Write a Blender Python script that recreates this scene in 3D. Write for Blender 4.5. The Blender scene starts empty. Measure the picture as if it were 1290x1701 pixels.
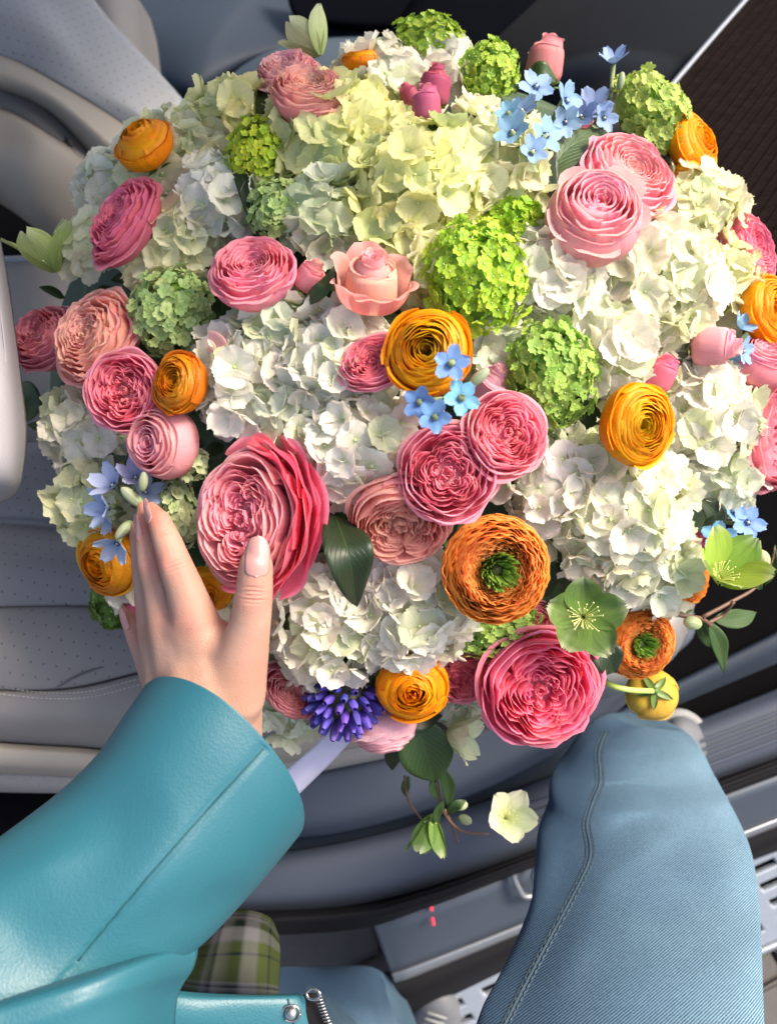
import bpy, math, random
import numpy as np
from mathutils import Vector, Matrix, Euler

# ------------------------------------------------------------------ camera, sky, sun, exposure
SC = bpy.context.scene
COL = SC.collection
CAM_LOC = Vector((0, 0, 1.60)); TILT = math.radians(30); FPX = 1290.0
cam_d = bpy.data.cameras.new("camera"); cam = bpy.data.objects.new("camera", cam_d); COL.objects.link(cam)
cam.location = CAM_LOC; cam.rotation_euler = (TILT, 0, 0)
cam_d.sensor_fit = 'HORIZONTAL'; cam_d.sensor_width = 36; cam_d.lens = 36
cam_d.clip_start = 0.01; cam_d.clip_end = 200
cam_d.dof.use_dof = True; cam_d.dof.focus_distance = 0.55; cam_d.dof.aperture_fstop = 8.5
SC.camera = cam

SUN_DIR = Vector((0.58, 0.14, 0.80)).normalized()      # towards the sun
el = math.asin(SUN_DIR.z); az = math.atan2(SUN_DIR.x, SUN_DIR.y)
w = bpy.data.worlds.new("World"); SC.world = w; w.use_nodes = True
nt = w.node_tree; bg = nt.nodes['Background']
sky = nt.nodes.new('ShaderNodeTexSky'); sky.sky_type = 'NISHITA'; sky.sun_disc = False
sky.dust_density = 5.0; sky.ozone_density = 0.3; sky.air_density = 0.8
sky.sun_elevation = el; sky.sun_rotation = az
nt.links.new(sky.outputs[0], bg.inputs[0]); bg.inputs[1].default_value = 0.125
sl = bpy.data.lights.new("sun", 'SUN'); sl.energy = 2.25; sl.angle = math.radians(18); sl.color = (1.0, 0.86, 0.68)
so = bpy.data.objects.new("sun", sl); COL.objects.link(so)
so.rotation_euler = SUN_DIR.to_track_quat('Z', 'Y').to_euler()
SC.view_settings.view_transform = 'Standard'; SC.view_settings.look = 'None'
SC.view_settings.exposure = 1.32; SC.view_settings.gamma = 1
SC.cycles.max_bounces = 9; SC.cycles.transparent_max_bounces = 6
SC.cycles.use_denoising = True

RC = Matrix.Rotation(TILT, 3, 'X')
def P(px, py, d):
    return CAM_LOC + RC @ Vector(((px - 645) / FPX * d, (850.5 - py) / FPX * d, -d))
def Z(px, py, z):
    r = RC @ Vector(((px - 645) / FPX, (850.5 - py) / FPX, -1))
    return CAM_LOC + r * ((z - CAM_LOC.z) / r.z)
def rnd(a, b): return R.uniform(a, b)
R = random.Random(7)

# ------------------------------------------------------------------ object helpers
def link(o, parent=None):
    COL.objects.link(o)
    if parent is not None: o.parent = parent
    return o
def tag(o, label=None, cat=None, group=None, kind=None):
    if label: o['label'] = label
    if cat: o['category'] = cat
    if group: o['group'] = group
    if kind: o['kind'] = kind
    return o
def empty(name, mw, label, cat, group=None):
    o = bpy.data.objects.new(name, None); o.empty_display_size = 0.02
    link(o); o.matrix_world = mw
    return tag(o, label, cat, group)
def mesh(name, vs, fs, mat=None, uvs=None, smooth=True):
    m = bpy.data.meshes.new(name); m.from_pydata([tuple(v) for v in vs], [], fs)
    if uvs is not None:
        ul = m.uv_layers.new(name='UVMap')
        idx = np.empty(len(m.loops), dtype=np.int32); m.loops.foreach_get('vertex_index', idx)
        ul.data.foreach_set('uv', np.asarray(uvs, dtype=np.float32)[idx].ravel())
    if mat: m.materials.append(mat)
    if smooth: m.polygons.foreach_set('use_smooth', [True] * len(m.polygons))
    m.update(); return m
def obj(name, me, parent=None, color=None, mb=None):
    o = bpy.data.objects.new(name, me); link(o, parent)
    if color is not None: o.color = (*color, 1)
    if mb is not None: o.matrix_basis = mb
    return o
def join(parts):
    vs, fs, us = [], [], []
    for v, f, u in parts:
        n = len(vs); vs += list(v); fs += [tuple(i + n for i in q) for q in f]; us += list(u)
    return vs, fs, us
def grid(fn, nu, nv):
    vs, us, fs = [], [], []
    for j in range(nv + 1):
        for i in range(nu + 1):
            u, v = i / nu, j / nv
            vs.append(Vector(fn(u, v))); us.append((u, v))
    for j in range(nv):
        for i in range(nu):
            a = j * (nu + 1) + i; fs.append((a, a + 1, a + nu + 2, a + nu + 1))
    return vs, fs, us
def cr(pts, t):
    n = len(pts) - 1; x = min(max(t, 0), 1) * n; i = min(int(x), n - 1); f = x - i
    p1, p2 = pts[i], pts[i + 1]; p0 = pts[i - 1] if i > 0 else p1 * 2 - p2; p3 = pts[i + 2] if i + 2 <= n else p2 * 2 - p1
    return 0.5 * ((2 * p1) + (p2 - p0) * f + (2 * p0 - 5 * p1 + 4 * p2 - p3) * f * f + (3 * p1 - p0 - 3 * p2 + p3) * f ** 3)
def crs(vals, t):
    return cr([Vector((v, 0, 0)) for v in vals], t).x
def tube(pts, rads, seg=8, n=None, cap=True):
    pts = [Vector(p) for p in pts]; n = n or (len(pts) - 1) * 5
    if not isinstance(rads, (list, tuple)): rads = [rads] * len(pts)
    C = [cr(pts, i / n) for i in range(n + 1)]; RR = [crs(rads, i / n) for i in range(n + 1)]
    vs, fs, us = [], [], []
    up = None
    for i in range(n + 1):
        t = (C[min(i + 1, n)] - C[max(i - 1, 0)]).normalized()
        if up is None:
            up = Vector((0.3, 0.2, 1)); 
            if abs(up.normalized().dot(t)) > .9: up = Vector((1, 0, 0))
        a = (up - t * up.dot(t)).normalized(); b = t.cross(a); up = a
        for k in range(seg):
            th = 2 * math.pi * k / seg
            vs.append(C[i] + (a * math.cos(th) + b * math.sin(th)) * RR[i]); us.append((k / seg, i / n))
    for i in range(n):
        for k in range(seg):
            fs.append((i * seg + k, i * seg + (k + 1) % seg, (i + 1) * seg + (k + 1) % seg, (i + 1) * seg + k))
    if cap:
        fs.append(tuple(range(seg))[::-1]); fs.append(tuple(n * seg + k for k in range(seg)))
    return vs, fs, us
def ball(c, r, nu=10, nv=6, sc=(1, 1, 1)):
    c = Vector(c)
    def f(u, v):
        a = u * 2 * math.pi; b = (v - .5) * math.pi
        return c + Vector((math.cos(a) * math.cos(b) * r * sc[0], math.sin(a) * math.cos(b) * r * sc[1], math.sin(b) * r * sc[2]))
    return grid(f, nu, nv)
def sheet(rows, nu=40, per=6):
    """surface lofted smoothly through rows of world points"""
    rr = [[cr([Vector(p) for p in row], i / nu) for i in range(nu + 1)] for row in rows]
    n = (len(rows) - 1) * per
    cols = [[rr[j][i] for j in range(len(rows))] for i in range(nu + 1)]
    vs = [cr(cols[i], j / n) for j in range(n + 1) for i in range(nu + 1)]
    us = [(i / nu, j / n) for j in range(n + 1) for i in range(nu + 1)]
    fs = [(j * (nu + 1) + i, j * (nu + 1) + i + 1, (j + 1) * (nu + 1) + i + 1, (j + 1) * (nu + 1) + i) for j in range(n) for i in range(nu)]
    return vs, fs, us
def solid(o, th, off=-1):
    m = o.modifiers.new('solid', 'SOLIDIFY'); m.thickness = th; m.offset = off
    return o
def slab(name, poly, zt, th, mat, parent=None, bev=0.004, world=False):
    """a prism: outline given where its top edge is seen, top at height zt"""
    top = [Vector(p) if world else Z(p[0], p[1], zt) for p in poly]
    n = len(top); bot = [p - Vector((0, 0, th)) for p in top]
    a = sum((top[i].x * top[(i + 1) % n].y - top[(i + 1) % n].x * top[i].y) for i in range(n))
    if a < 0: top.reverse(); bot.reverse()
    fs = [tuple(range(n)), tuple(range(n, 2 * n))[::-1]] + [(i, n + i, n + (i + 1) % n, (i + 1) % n) for i in range(n)]
    o = obj(name, mesh(name, top + bot, fs, mat, smooth=False), parent)
    if bev:
        b = o.modifiers.new('bev', 'BEVEL'); b.width = bev; b.segments = 3; b.limit_method = 'ANGLE'
    return o

# ------------------------------------------------------------------ materials
def newmat(name):
    m = bpy.data.materials.new(name); m.use_nodes = True
    nt = m.node_tree; return m, nt, nt.nodes['Principled BSDF']
def N(nt, t, **kw):
    n = nt.nodes.new(t)
    for k, v in kw.items():
        if k.startswith('i_'):
            key = k[2:]; key = int(key) if key.isdigit() else key
            n.inputs[key].default_value = v
        else: setattr(n, k, v)
    return n
def ramp(nt, fac, stops):
    r = nt.nodes.new('ShaderNodeValToRGB'); e = r.color_ramp.elements
    while len(e) < len(stops): e.new(0.5)
    for i, (p, c) in enumerate(stops):
        e[i].position = p; e[i].color = (*c, 1) if len(c) == 3 else c
    nt.links.new(fac, r.inputs[0]); return r.outputs[0]
def mixc(nt, fac, a, b, mode='MIX'):
    m = nt.nodes.new('ShaderNodeMix'); m.data_type = 'RGBA'; m.blend_type = mode
    for s, v in ((0, fac), (6, a), (7, b)):
        if isinstance(v, (int, float)): m.inputs[s].default_value = v
        elif isinstance(v, tuple): m.inputs[s].default_value = (*v, 1)
        else: nt.links.new(v, m.inputs[s])
    return m.outputs[2]
def mathn(nt, op, a, b=None, clamp=False):
    m = nt.nodes.new('ShaderNodeMath'); m.operation = op; m.use_clamp = clamp
    for i, v in enumerate((a, b)):
        if v is None: continue
        if isinstance(v, (int, float)): m.inputs[i].default_value = v
        else: nt.links.new(v, m.inputs[i])
    return m.outputs[0]

def petal_mat(name, base_tint=(0.6, 0.7, 0.3), base_amt=0.6, rim_tint=None, rim_amt=0.0, transl=0.3, rough=0.55, vein=0.35, bump=0.25, spots=0.0, v_lo=0.45):
    m, nt, b = newmat(name); L = nt.links
    oi = N(nt, 'ShaderNodeObjectInfo'); uv = N(nt, 'ShaderNodeUVMap'); sep = N(nt, 'ShaderNodeSeparateXYZ'); L.new(uv.outputs[0], sep.inputs[0])
    # base of the petal takes another tint
    f = ramp(nt, sep.outputs[1], [(0.0, (1, 1, 1)), (v_lo, (0, 0, 0))])
    fm = mathn(nt, 'MULTIPLY', f, base_amt)
    c = mixc(nt, fm, oi.outputs['Color'], base_tint)
    if rim_tint:
        f2 = ramp(nt, sep.outputs[1], [(0.80, (0, 0, 0)), (1.0, (1, 1, 1))])
        c = mixc(nt, mathn(nt, 'MULTIPLY', f2, rim_amt), c, rim_tint)
    # veins: noise stretched along the petal
    mp = N(nt, 'ShaderNodeMapping'); mp.inputs['Scale'].default_value = (26, 2.2, 1); L.new(uv.outputs[0], mp.inputs[0])
    addr = N(nt, 'ShaderNodeVectorMath', operation='ADD'); L.new(mp.outputs[0], addr.inputs[0])
    cmb = N(nt, 'ShaderNodeCombineXYZ'); L.new(mathn(nt, 'MULTIPLY', oi.outputs['Random'], 50), cmb.inputs[2]); L.new(cmb.outputs[0], addr.inputs[1])
    nz = N(nt, 'ShaderNodeTexNoise', i_Scale=1.0, i_Detail=3.0); L.new(addr.outputs[0], nz.inputs[0])
    vr = ramp(nt, nz.outputs[0], [(0.3, (1 - vein,) * 3), (0.65, (1.0,) * 3)])
    c = mixc(nt, 1.0, c, vr, 'MULTIPLY')
    # soft random tint, blotchy
    tc = N(nt, 'ShaderNodeTexCoord'); nz2 = N(nt, 'ShaderNodeTexNoise', i_Scale=3.0, i_Detail=2.0); L.new(addr.outputs[0], nz2.inputs[0])
    hs = N(nt, 'ShaderNodeHueSaturation'); L.new(c, hs.inputs['Color'])
    L.new(mathn(nt, 'ADD', mathn(nt, 'MULTIPLY', oi.outputs['Random'], 0.03), 0.485), hs.inputs['Hue'])
    L.new(mathn(nt, 'ADD', mathn(nt, 'MULTIPLY', nz2.outputs[0], 0.25), 0.88), hs.inputs['Value']); c = hs.outputs[0]
    L.new(c, b.inputs['Base Color']); b.inputs['Roughness'].default_value = rough
    b.inputs['Specular IOR Level'].default_value = 0.3
    bp = N(nt, 'ShaderNodeBump', i_Strength=bump, i_Distance=0.0006); L.new(nz.outputs[0], bp.inputs['Height']); L.new(bp.outputs[0], b.inputs['Normal'])
    tr = N(nt, 'ShaderNodeBsdfTranslucent'); L.new(c, tr.inputs[0])
    mx = N(nt, 'ShaderNodeMixShader', i_0=transl); L.new(b.outputs[0], mx.inputs[1]); L.new(tr.outputs[0], mx.inputs[2])
    L.new(mx.outputs[0], nt.nodes['Material Output'].inputs[0])
    return m

def leaf_mat(name, col, col2, rough=0.4, transl=0.12):
    m, nt, b = newmat(name); L = nt.links
    uv = N(nt, 'ShaderNodeUVMap'); sep = N(nt, 'ShaderNodeSeparateXYZ'); L.new(uv.outputs[0], sep.inputs[0])
    d = mathn(nt, 'ABSOLUTE', mathn(nt, 'SUBTRACT', sep.outputs[0], 0.5))
    k = mathn(nt, 'ADD', mathn(nt, 'MULTIPLY', sep.outputs[1], 10), mathn(nt, 'MULTIPLY', d, -9))
    vein = mathn(nt, 'PINGPONG', k, 0.5)
    vr = ramp(nt, vein, [(0.0, (1, 1, 1)), (0.09, (0, 0, 0))]); mid = ramp(nt, d, [(0.0, (1, 1, 1)), (0.035, (0, 0, 0))])
    vv = mixc(nt, 1.0, vr, mid, 'LIGHTEN')
    nz = N(nt, 'ShaderNodeTexNoise', i_Scale=60.0, i_Detail=4.0)
    c = mixc(nt, nz.outputs[0], col, tuple(x * 0.55 for x in col)); c = mixc(nt, mathn(nt, 'MULTIPLY', vv, 0.5), c, col2)
    L.new(c, b.inputs['Base Color']); b.inputs['Roughness'].default_value = rough
    bp = N(nt, 'ShaderNodeBump', i_Strength=0.4, i_Distance=0.001); bp.invert = True; L.new(vv, bp.inputs['Height']); L.new(bp.outputs[0], b.inputs['Normal'])
    tr = N(nt, 'ShaderNodeBsdfTranslucent'); L.new(c, tr.inputs[0])
    mx = N(nt, 'ShaderNodeMixShader', i_0=transl); L.new(b.outputs[0], mx.inputs[1]); L.new(tr.outputs[0], mx.inputs[2])
    L.new(mx.outputs[0], nt.nodes['Material Output'].inputs[0]); return m

def plain(name, col, rough=0.5, noise=0.15, nscale=40, bump=0.1, metal=0.0, spec=0.5, bscale=None, bdist=0.001, vor=False, coat=0.0):
    m, nt, b = newmat(name); L = nt.links
    tc = N(nt, 'ShaderNodeTexCoord')
    nz = N(nt, 'ShaderNodeTexNoise', i_Scale=float(nscale), i_Detail=4.0); L.new(tc.outputs['Object'], nz.inputs[0])
    c = mixc(nt, nz.outputs[0], tuple(x * (1 - noise) for x in col), tuple(min(1, x * (1 + noise)) for x in col))
    L.new(c, b.inputs['Base Color']); b.inputs['Roughness'].default_value = rough; b.inputs['Metallic'].default_value = metal
    b.inputs['Specular IOR Level'].default_value = spec; b.inputs['Coat Weight'].default_value = coat
    if bump:
        if vor: t = N(nt, 'ShaderNodeTexVoronoi', i_Scale=float(bscale or nscale)); h = t.outputs[0]
        else: t = N(nt, 'ShaderNodeTexNoise', i_Scale=float(bscale or nscale), i_Detail=5.0); h = t.outputs[0]
        L.new(tc.outputs['Object'], t.inputs[0])
        bp = N(nt, 'ShaderNodeBump', i_Strength=bump, i_Distance=bdist); L.new(h, bp.inputs['Height']); L.new(bp.outputs[0], b.inputs['Normal'])
    return m

M_HYD = petal_mat('hydrangea_petal', (0.55, 0.66, 0.26), 0.5, transl=0.43, rough=0.6, vein=0.12, bump=0.4, v_lo=0.38)
M_VIB = petal_mat('viburnum_petal', (0.20, 0.42, 0.04), 0.7, transl=0.30, vein=0.12)
M_ROSE = petal_mat('rose_petal', (0.95, 0.50, 0.42), 0.4, (1.0, 0.66, 0.66), 0.28, transl=0.5, rough=0.5, vein=0.10, bump=0.3, v_lo=0.4)
M_RAN = petal_mat('ranunculus_petal', (0.75, 0.45, 0.02), 0.6, (0.95, 0.42, 0.02), 0.3, transl=0.38, rough=0.45, vein=0.14, bump=0.3)
M_RANO = petal_mat('ranunculus_orange_petal', (1.0, 0.72, 0.25), 0.6, (1.0, 0.27, 0.05), 0.5, transl=0.5, rough=0.5, vein=0.15, bump=0.4, v_lo=0.85)
M_TWE = petal_mat('tweedia_petal', (0.08, 0.18, 0.45), 0.7, (0.45, 0.62, 0.85), 0.3, transl=0.25, vein=0.15, v_lo=0.4)
M_HEL = petal_mat('hellebore_sepal', (0.22, 0.40, 0.03), 0.45, (0.80, 0.82, 0.60), 0.4, transl=0.3, vein=0.2, v_lo=0.75)
M_MUS = petal_mat('muscari_bell', (0.05, 0.03, 0.22), 0.5, (0.20, 0.16, 0.60), 0.4, transl=0.15, vein=0.2)
M_CORE = plain('bloom_core', (0.50, 0.56, 0.30), 0.8)
M_GREENC = plain('green_eye', (0.16, 0.30, 0.05), 0.6)
M_BEAD = plain('floret_eye', (0.55, 0.68, 0.30), 0.5, bump=0)
M_ANTH = plain('anther', (0.72, 0.74, 0.30), 0.6, bump=0)
M_DARKC = plain('dark_eye', (0.05, 0.06, 0.02), 0.6)
M_SEP = leaf_mat('sepal_green', (0.14, 0.26, 0.05), (0.3, 0.42, 0.15))
M_LEAFD = leaf_mat('leaf_dark', (0.018, 0.038, 0.014), (0.035, 0.06, 0.025), 0.45)
M_LEAFM = leaf_mat('leaf_mid', (0.045, 0.10, 0.022), (0.11, 0.18, 0.07), 0.45)
M_STEMG = plain('stem_green', (0.24, 0.40, 0.08), 0.5)
M_STEMR = plain('stem_red', (0.13, 0.07, 0.045), 0.5)
M_FOL = leaf_mat('filler_leaf', (0.05, 0.10, 0.03), (0.10, 0.18, 0.06))

# ------------------------------------------------------------------ placement on the bouquet
def D(px, py):
    rr = ((px - 660) / 640) ** 2 + ((py - 640) / 620) ** 2
    return 0.52 + 0.15 * min(rr, 1.7)
def frame(px, py, d, face=None, spin=0.0, rpx=None, sc=(1, 1, 1)):
    if face is None:
        face = ((px - 660) / 640 * 0.75, -(py - 640) / 620 * 0.75)
    f = Vector((face[0], face[1], face[2] if len(face) > 2 else 1.0)).normalized()
    up = Vector((0, 1, 0)) if abs(f.y) < .95 else Vector((1, 0, 0))
    y = (up - f * up.dot(f)).normalized(); x = y.cross(f)
    m = Matrix((x, y, f)).transposed()
    m = RC @ m @ Matrix.Rotation(spin, 3, 'Z')
    s = rpx * d / FPX
    return Matrix.Translation(P(px, py, d)) @ m.to_4x4() @ Matrix.Diagonal((s * sc[0], s * sc[1], s * sc[2], 1))
def vary(c, a=0.07):
    k = 1 + rnd(-a, a); return tuple(max(0, min(1, x * k * (1 + rnd(-a, a) * .5))) for x in c)
def lerp(a, b, t): return tuple(x + (y - x) * t for x, y in zip(a, b))

# ------------------------------------------------------------------ hydrangea
def flat_petal(ang, ln, wd, cup, lift, ruf, ph, nu=6, nv=6, z0=0.0, notch=0.0, fold=0.0, pw=0.8, tipw=.16):
    ca, sa = math.cos(ang), math.sin(ang)
    def f(u, v):
        s = u * 2 - 1
        w_ = wd * (math.sin(math.pi * min(1, (0.05 + 0.95 * v) ** pw)) ** 0.62 if v < 1 else 0.0)
        w_ = max(w_, wd * tipw * max(0, (v - .8) / .2)) if v < .999 else wd * tipw
        x = ln * (v * 0.96 + 0.04) * (1 + .035 * v * math.sin(11 * s + ph)) - notch * (1 - abs(s)) * max(0, v - .8)
        y = s * w_
        z = z0 + lift * v + cup * (s * s * w_ * 1.2) * (0.5 + v) + cup * v * v * 0.6 + ruf * v * math.sin(4.2 * s + ph + 2 * v) + fold * s * v
        return (ca * x - sa * y, sa * x + ca * y, z)
    return grid(f, nu, nv)
def hyd_floret(seed):
    r = random.Random(seed); parts = []
    cup = r.choice([0.05, 0.2, 0.35, -0.2, 0.1]); lift = r.choice([0.05, 0.25, 0.55, 0.0])
    for k in range(4):
        parts.append(flat_petal(k * math.pi / 2 + r.uniform(-.15, .15), r.uniform(.88, 1.1), r.uniform(.64, .80), cup + r.uniform(-.12, .12),
                                lift + r.uniform(-.08, .12), r.uniform(.04, .11), r.uniform(0, 6), z0=0.03 * (k % 2), fold=r.uniform(-.12, .12), nu=9, nv=8, pw=1.05, tipw=.42))
    vs, fs, us = join(parts); nb = len(fs)
    v2, f2, u2 = ball((0, 0, 0.05), 0.09, 6, 4)
    vs, fs, us = join([(vs, fs, us), (v2, f2, u2)])
    me = mesh('floret', vs, fs, M_HYD, us); me.materials.append(M_BEAD)
    for i in range(nb, len(fs)): me.polygons[i].material_index = 1
    return me
HYD = [hyd_floret(100 + i) for i in range(10)]
def vib_floret(seed):
    r = random.Random(seed); parts = []
    cup = r.choice([0.2, 0.4, 0.0]); lift = r.choice([0.15, 0.4, -0.1])
    for k in range(5):
        parts.append(flat_petal(k * math.pi * .4 + r.uniform(-.1, .1), r.uniform(.9, 1.05), r.uniform(.42, .50), cup, lift, .04, r.uniform(0, 6), nu=4, nv=5, z0=0.03 * (k % 2), pw=1.25, tipw=.55))
    vs, fs, us = join(parts); nb = len(fs); vs, fs, us = join([(vs, fs, us), ball((0, 0, 0.05), 0.13, 5, 3)])
    me = mesh('floret', vs, fs, M_VIB, us); me.materials.append(M_BEAD)
    for i in range(nb, len(fs)): me.polygons[i].material_index = 1
    return me
VIB = [vib_floret(300 + i) for i in range(6)]
def core_mesh(name, r):
    me = mesh(name, *[x for x in (lambda g: (g[0], g[1], M_CORE, g[2]))(ball((0, 0, 0), r, 16, 10))])
    return me
CORE = core_mesh('core', 0.70)
CORE_V = core_mesh('core', 0.74); CORE_V.materials.clear(); CORE_V.materials.append(M_GREENC)
def dome_dirs(n, zmin):
    out = []; ga = math.pi * (3 - math.sqrt(5)); ph = rnd(0, 6)
    for i in range(n):
        z = 1 - (i + .5) / n * (1 - zmin); r_ = math.sqrt(max(0, 1 - z * z)); a = i * ga + ph
        v = Vector((r_ * math.cos(a), r_ * math.sin(a), z)) + Vector((rnd(-1, 1), rnd(-1, 1), rnd(-1, 1))) * 0.07
        out.append(v.normalized())
    return out
def orient(n, tilt):
    n = (n + Vector((rnd(-1, 1), rnd(-1, 1), rnd(-1, 1))) * tilt).normalized()
    q = n.to_track_quat('Z', 'Y').to_matrix() @ Matrix.Rotation(rnd(0, 6.28), 3, 'Z')
    return q
WHITE = (0.93, 0.915, 0.80); CREAM = (0.92, 0.91, 0.60); YCREAM = (0.90, 0.90, 0.42); GWHITE = (0.82, 0.87, 0.70); BLUSH = (0.93, 0.88, 0.82)
def hydrangea(px, py, r, col, label, dz=0.0, sc=(1, 1, .85), n=None, face=None, col2=None, fl=32, zmin=-0.1):
    R_m = r * D(px, py) / FPX
    t = empty('hydrangea', frame(px, py, D(px, py) + R_m * 0.55 + dz, face, rnd(0, 6), r, sc), label, 'hydrangea', 'white and cream hydrangea heads in the bouquet')
    obj('flower_core', CORE, t)
    fr = fl / r
    n = n or int(7.2 * (1 - zmin) / (fr * fr))
    for v in dome_dirs(n, zmin):
        s = fr * rnd(.8, 1.15)
        loc = v * rnd(.80, 1.08)
        mb = Matrix.Translation(loc) @ orient(v, 0.52).to_4x4() @ Matrix.Diagonal((s, s, s, 1))
        c = lerp(col, col2 or WHITE, rnd(0, .5)); c = vary(c, .04)
        if rnd(0, 1) < .12: c = lerp(c, (0.55, .66, .30), .5)
        obj('floret', R.choice(HYD), t, c, mb)
    return t
def viburnum(px, py, r, col, label, dz=0.0, sc=(1, 1, .85), face=None, n=None, fl=11.5, spin=0, zmin=-0.1):
    R_m = r * D(px, py) / FPX
    t = empty('viburnum_snowball', frame(px, py, D(px, py) + R_m * 0.4 + dz, face, spin, r, sc), label, 'viburnum', 'green viburnum snowballs in the bouquet')
    obj('flower_core', CORE_V, t, None)
    fr = fl / r; n = n or min(290, int(3.3 * (1 - zmin) / (fr * fr) * 0.62 * 1.8))
    lo = lerp(col, (.16, .34, .02), .25)
    for v in dome_dirs(n, zmin):
        s = fr * rnd(.8, 1.2); loc = v * (rnd(.80, 1.03) + (.10 if rnd(0, 1) < .12 else 0))
        mb = Matrix.Translation(loc) @ orient(v, 0.55).to_4x4() @ Matrix.Diagonal((s, s, s, 1))
        obj('floret', R.choice(VIB), t, vary(lerp(lo, col, rnd(.2, 1.25)), .08), mb)
    return t

# ------------------------------------------------------------------ roses and ranunculus
def petal(th0, wa, prof, ruf=0.02, k=5, ph=0.0, rnd_edge=0.3, edgein=0.0, nu=9, nv=7, org=(0, 0), wbase=.35, tip=0.0):
    pr = [Vector((a, b, 0)) for a, b in prof]
    def f(u, v):
        s = u * 2 - 1
        ve = v * (1 - rnd_edge * abs(s) ** 2.6) * (1 + tip * (1 - abs(s)) * v * .15)
        q = cr(pr, ve); r_, z = q.x, q.y
        wf = wbase + (1 - wbase) * min(1, v / .45) ** .8
        th = th0 + s * wa * wf
        r_ = r_ * (1 + edgein * s * s) + ruf * ve * ve * math.sin(k * s + ph)
        z = z + ruf * .6 * ve * ve * math.cos(k * 1.3 * s + ph * 1.7)
        return (org[0] + r_ * math.cos(th), org[1] + r_ * math.sin(th), z)
    return grid(f, nu, nv)
def mk(lst, name, mat): return [(mesh(name, v, f, mat, u), t) for (v, f, u), t in lst]

def rosette(seed, quart=True, cupd=0.0, ruf=1.0, dense=1.0):
    """open garden rose seen from above: list of (mesh, depth-of-colour 0 outer..1 inner)"""
    r = random.Random(seed); L = []
    rings = [(1.0, 5, .74, .06, .09), (.95, 5, .74, .20, .05), (.86, 5, .70, .31, .03), (.78, 6, .62, .37, .02)] if quart else [(1.0, 5, .74, .04, .10), (.93, 6, .66, .16, .06), (.84, 6, .60, .27, .05), (.75, 7, .52, .35, .04), (.66, 7, .50, .39, .03), (.56, 7, .5, .41, .03)]
    a0 = r.uniform(0, 6)
    for i, (rho, n, wa, h, curl) in enumerate(rings):
        for k in range(n):
            th = a0 + i * 1.1 + k * 2 * math.pi / n + r.uniform(-.14, .14); rh = rho * r.uniform(.95, 1.04); hh = h + r.uniform(-.03, .03) + cupd * rho
            prof = [(.12, -.50), (rh * .80, -.36), (rh * 1.0, -.02 + h * .3), (rh * .99, hh), (rh * .99 + curl, hh + .01 - curl * .3)]
            L.append((petal(th, wa, prof, .028 * ruf * r.uniform(.5, 1.6), r.uniform(3, 7), r.uniform(0, 6), r.uniform(.15, .32), edgein=-.04, tip=r.uniform(-.4, .5)), i / 9))
    if quart:
        nq = r.choice([4, 5, 5]); b0 = r.uniform(0, 6)
        for q in range(nq):
            phi = b0 + q * 2 * math.pi / nq + r.uniform(-.15, .15); sr = r.uniform(.13, .20)
            org = (sr * math.cos(phi), sr * math.sin(phi))
            for j in range(10):
                ps = .06 + .056 * j + r.uniform(-.012, .012); h = .27 + .016 * min(j, 7) + r.uniform(-.035, .035) + cupd * .3
                off = r.uniform(-.22, .22) * (1.4 - j * .1); wa = (1.55 - j * .075) * r.uniform(.85, 1.1)
                prof = [(.03, -.15), (ps * .92, .0), (ps, .18), (ps + r.uniform(-.02, .03), h)]
                L.append((petal(phi + off, wa, prof, .022 * ruf * r.uniform(.6, 1.8), r.uniform(3, 9), r.uniform(0, 6), r.uniform(.05, .2), edgein=r.uniform(-.22, -.05), org=org, nu=11, nv=5), .35 + .07 * (9 - j)))
        for q in range(9):
            th = r.uniform(0, 6.28); ps = r.uniform(.03, .12)
            L.append((petal(th, 1.0, [(.01, -.1), (ps, .05), (ps * 1.1, r.uniform(.24, .34))], .02, 6, r.uniform(0, 6), .1, nu=7, nv=4), 1.0))
    else:
        for i, rho in enumerate([.46, .39, .32, .26, .20, .15, .10, .06]):
            n = 5 if rho > .25 else 3
            for k in range(n):
                th = a0 + i * .9 + k * 6.283 / n; h = .43 - (.46 - rho) * .25 + r.uniform(-.03, .03) + cupd * rho
                L.append((petal(th, .85 if n == 5 else 1.3, [(.03, -.35), (rho * .95, -.1), (rho * 1.02, .2), (rho, h), (rho + .015, h + .01)], .02 * ruf * r.uniform(.6, 2), r.uniform(4, 9), r.uniform(0, 6), .12, nu=9, nv=6), .55 + .05 * i))
    return mk(L, 'petal', M_ROSE)
def cup_rose(seed, openness=.35):
    """a rose still cupped: tall wrapped petals with a few opening guards"""
    r = random.Random(seed); L = []; a0 = r.uniform(0, 6)
    for k in range(5):
        th = a0 + k * 1.257 + r.uniform(-.2, .2); rr = r.uniform(.86, 1.06)
        L.append((petal(th, .66, [(.1, -.75), (.75 * rr, -.6), (.94 * rr, -.15), (.93 * rr, .15), ((.94 + openness * .3) * rr, r.uniform(.12, .42))], .05, r.uniform(3, 6), r.uniform(0, 6), .3, -.05, tip=.4), .05))
    for i, (rho, h) in enumerate([(.84, .42), (.76, .55), (.68, .64), (.56, .72), (.45, .74), (.35, .74), (.25, .72), (.16, .70), (.09, .68)]):
        n = 4 if i < 4 else 3
        for k in range(n):
            th = a0 + .6 + i * .8 + k * 6.283 / n
            hh = h + r.uniform(-.06, .04)
            L.append((petal(th, 1.0 if n == 4 else 1.2, [(.08, -.6), (rho * 1.15, -.3), (rho * 1.2, .2), (rho * 1.03, hh), (rho * 1.05 + .035, hh + .02)], .022 * r.uniform(.6, 1.6), r.uniform(3, 7), r.uniform(0, 6), .22, -.03), .2 + .1 * i))
    return mk(L, 'petal', M_ROSE)
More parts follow.
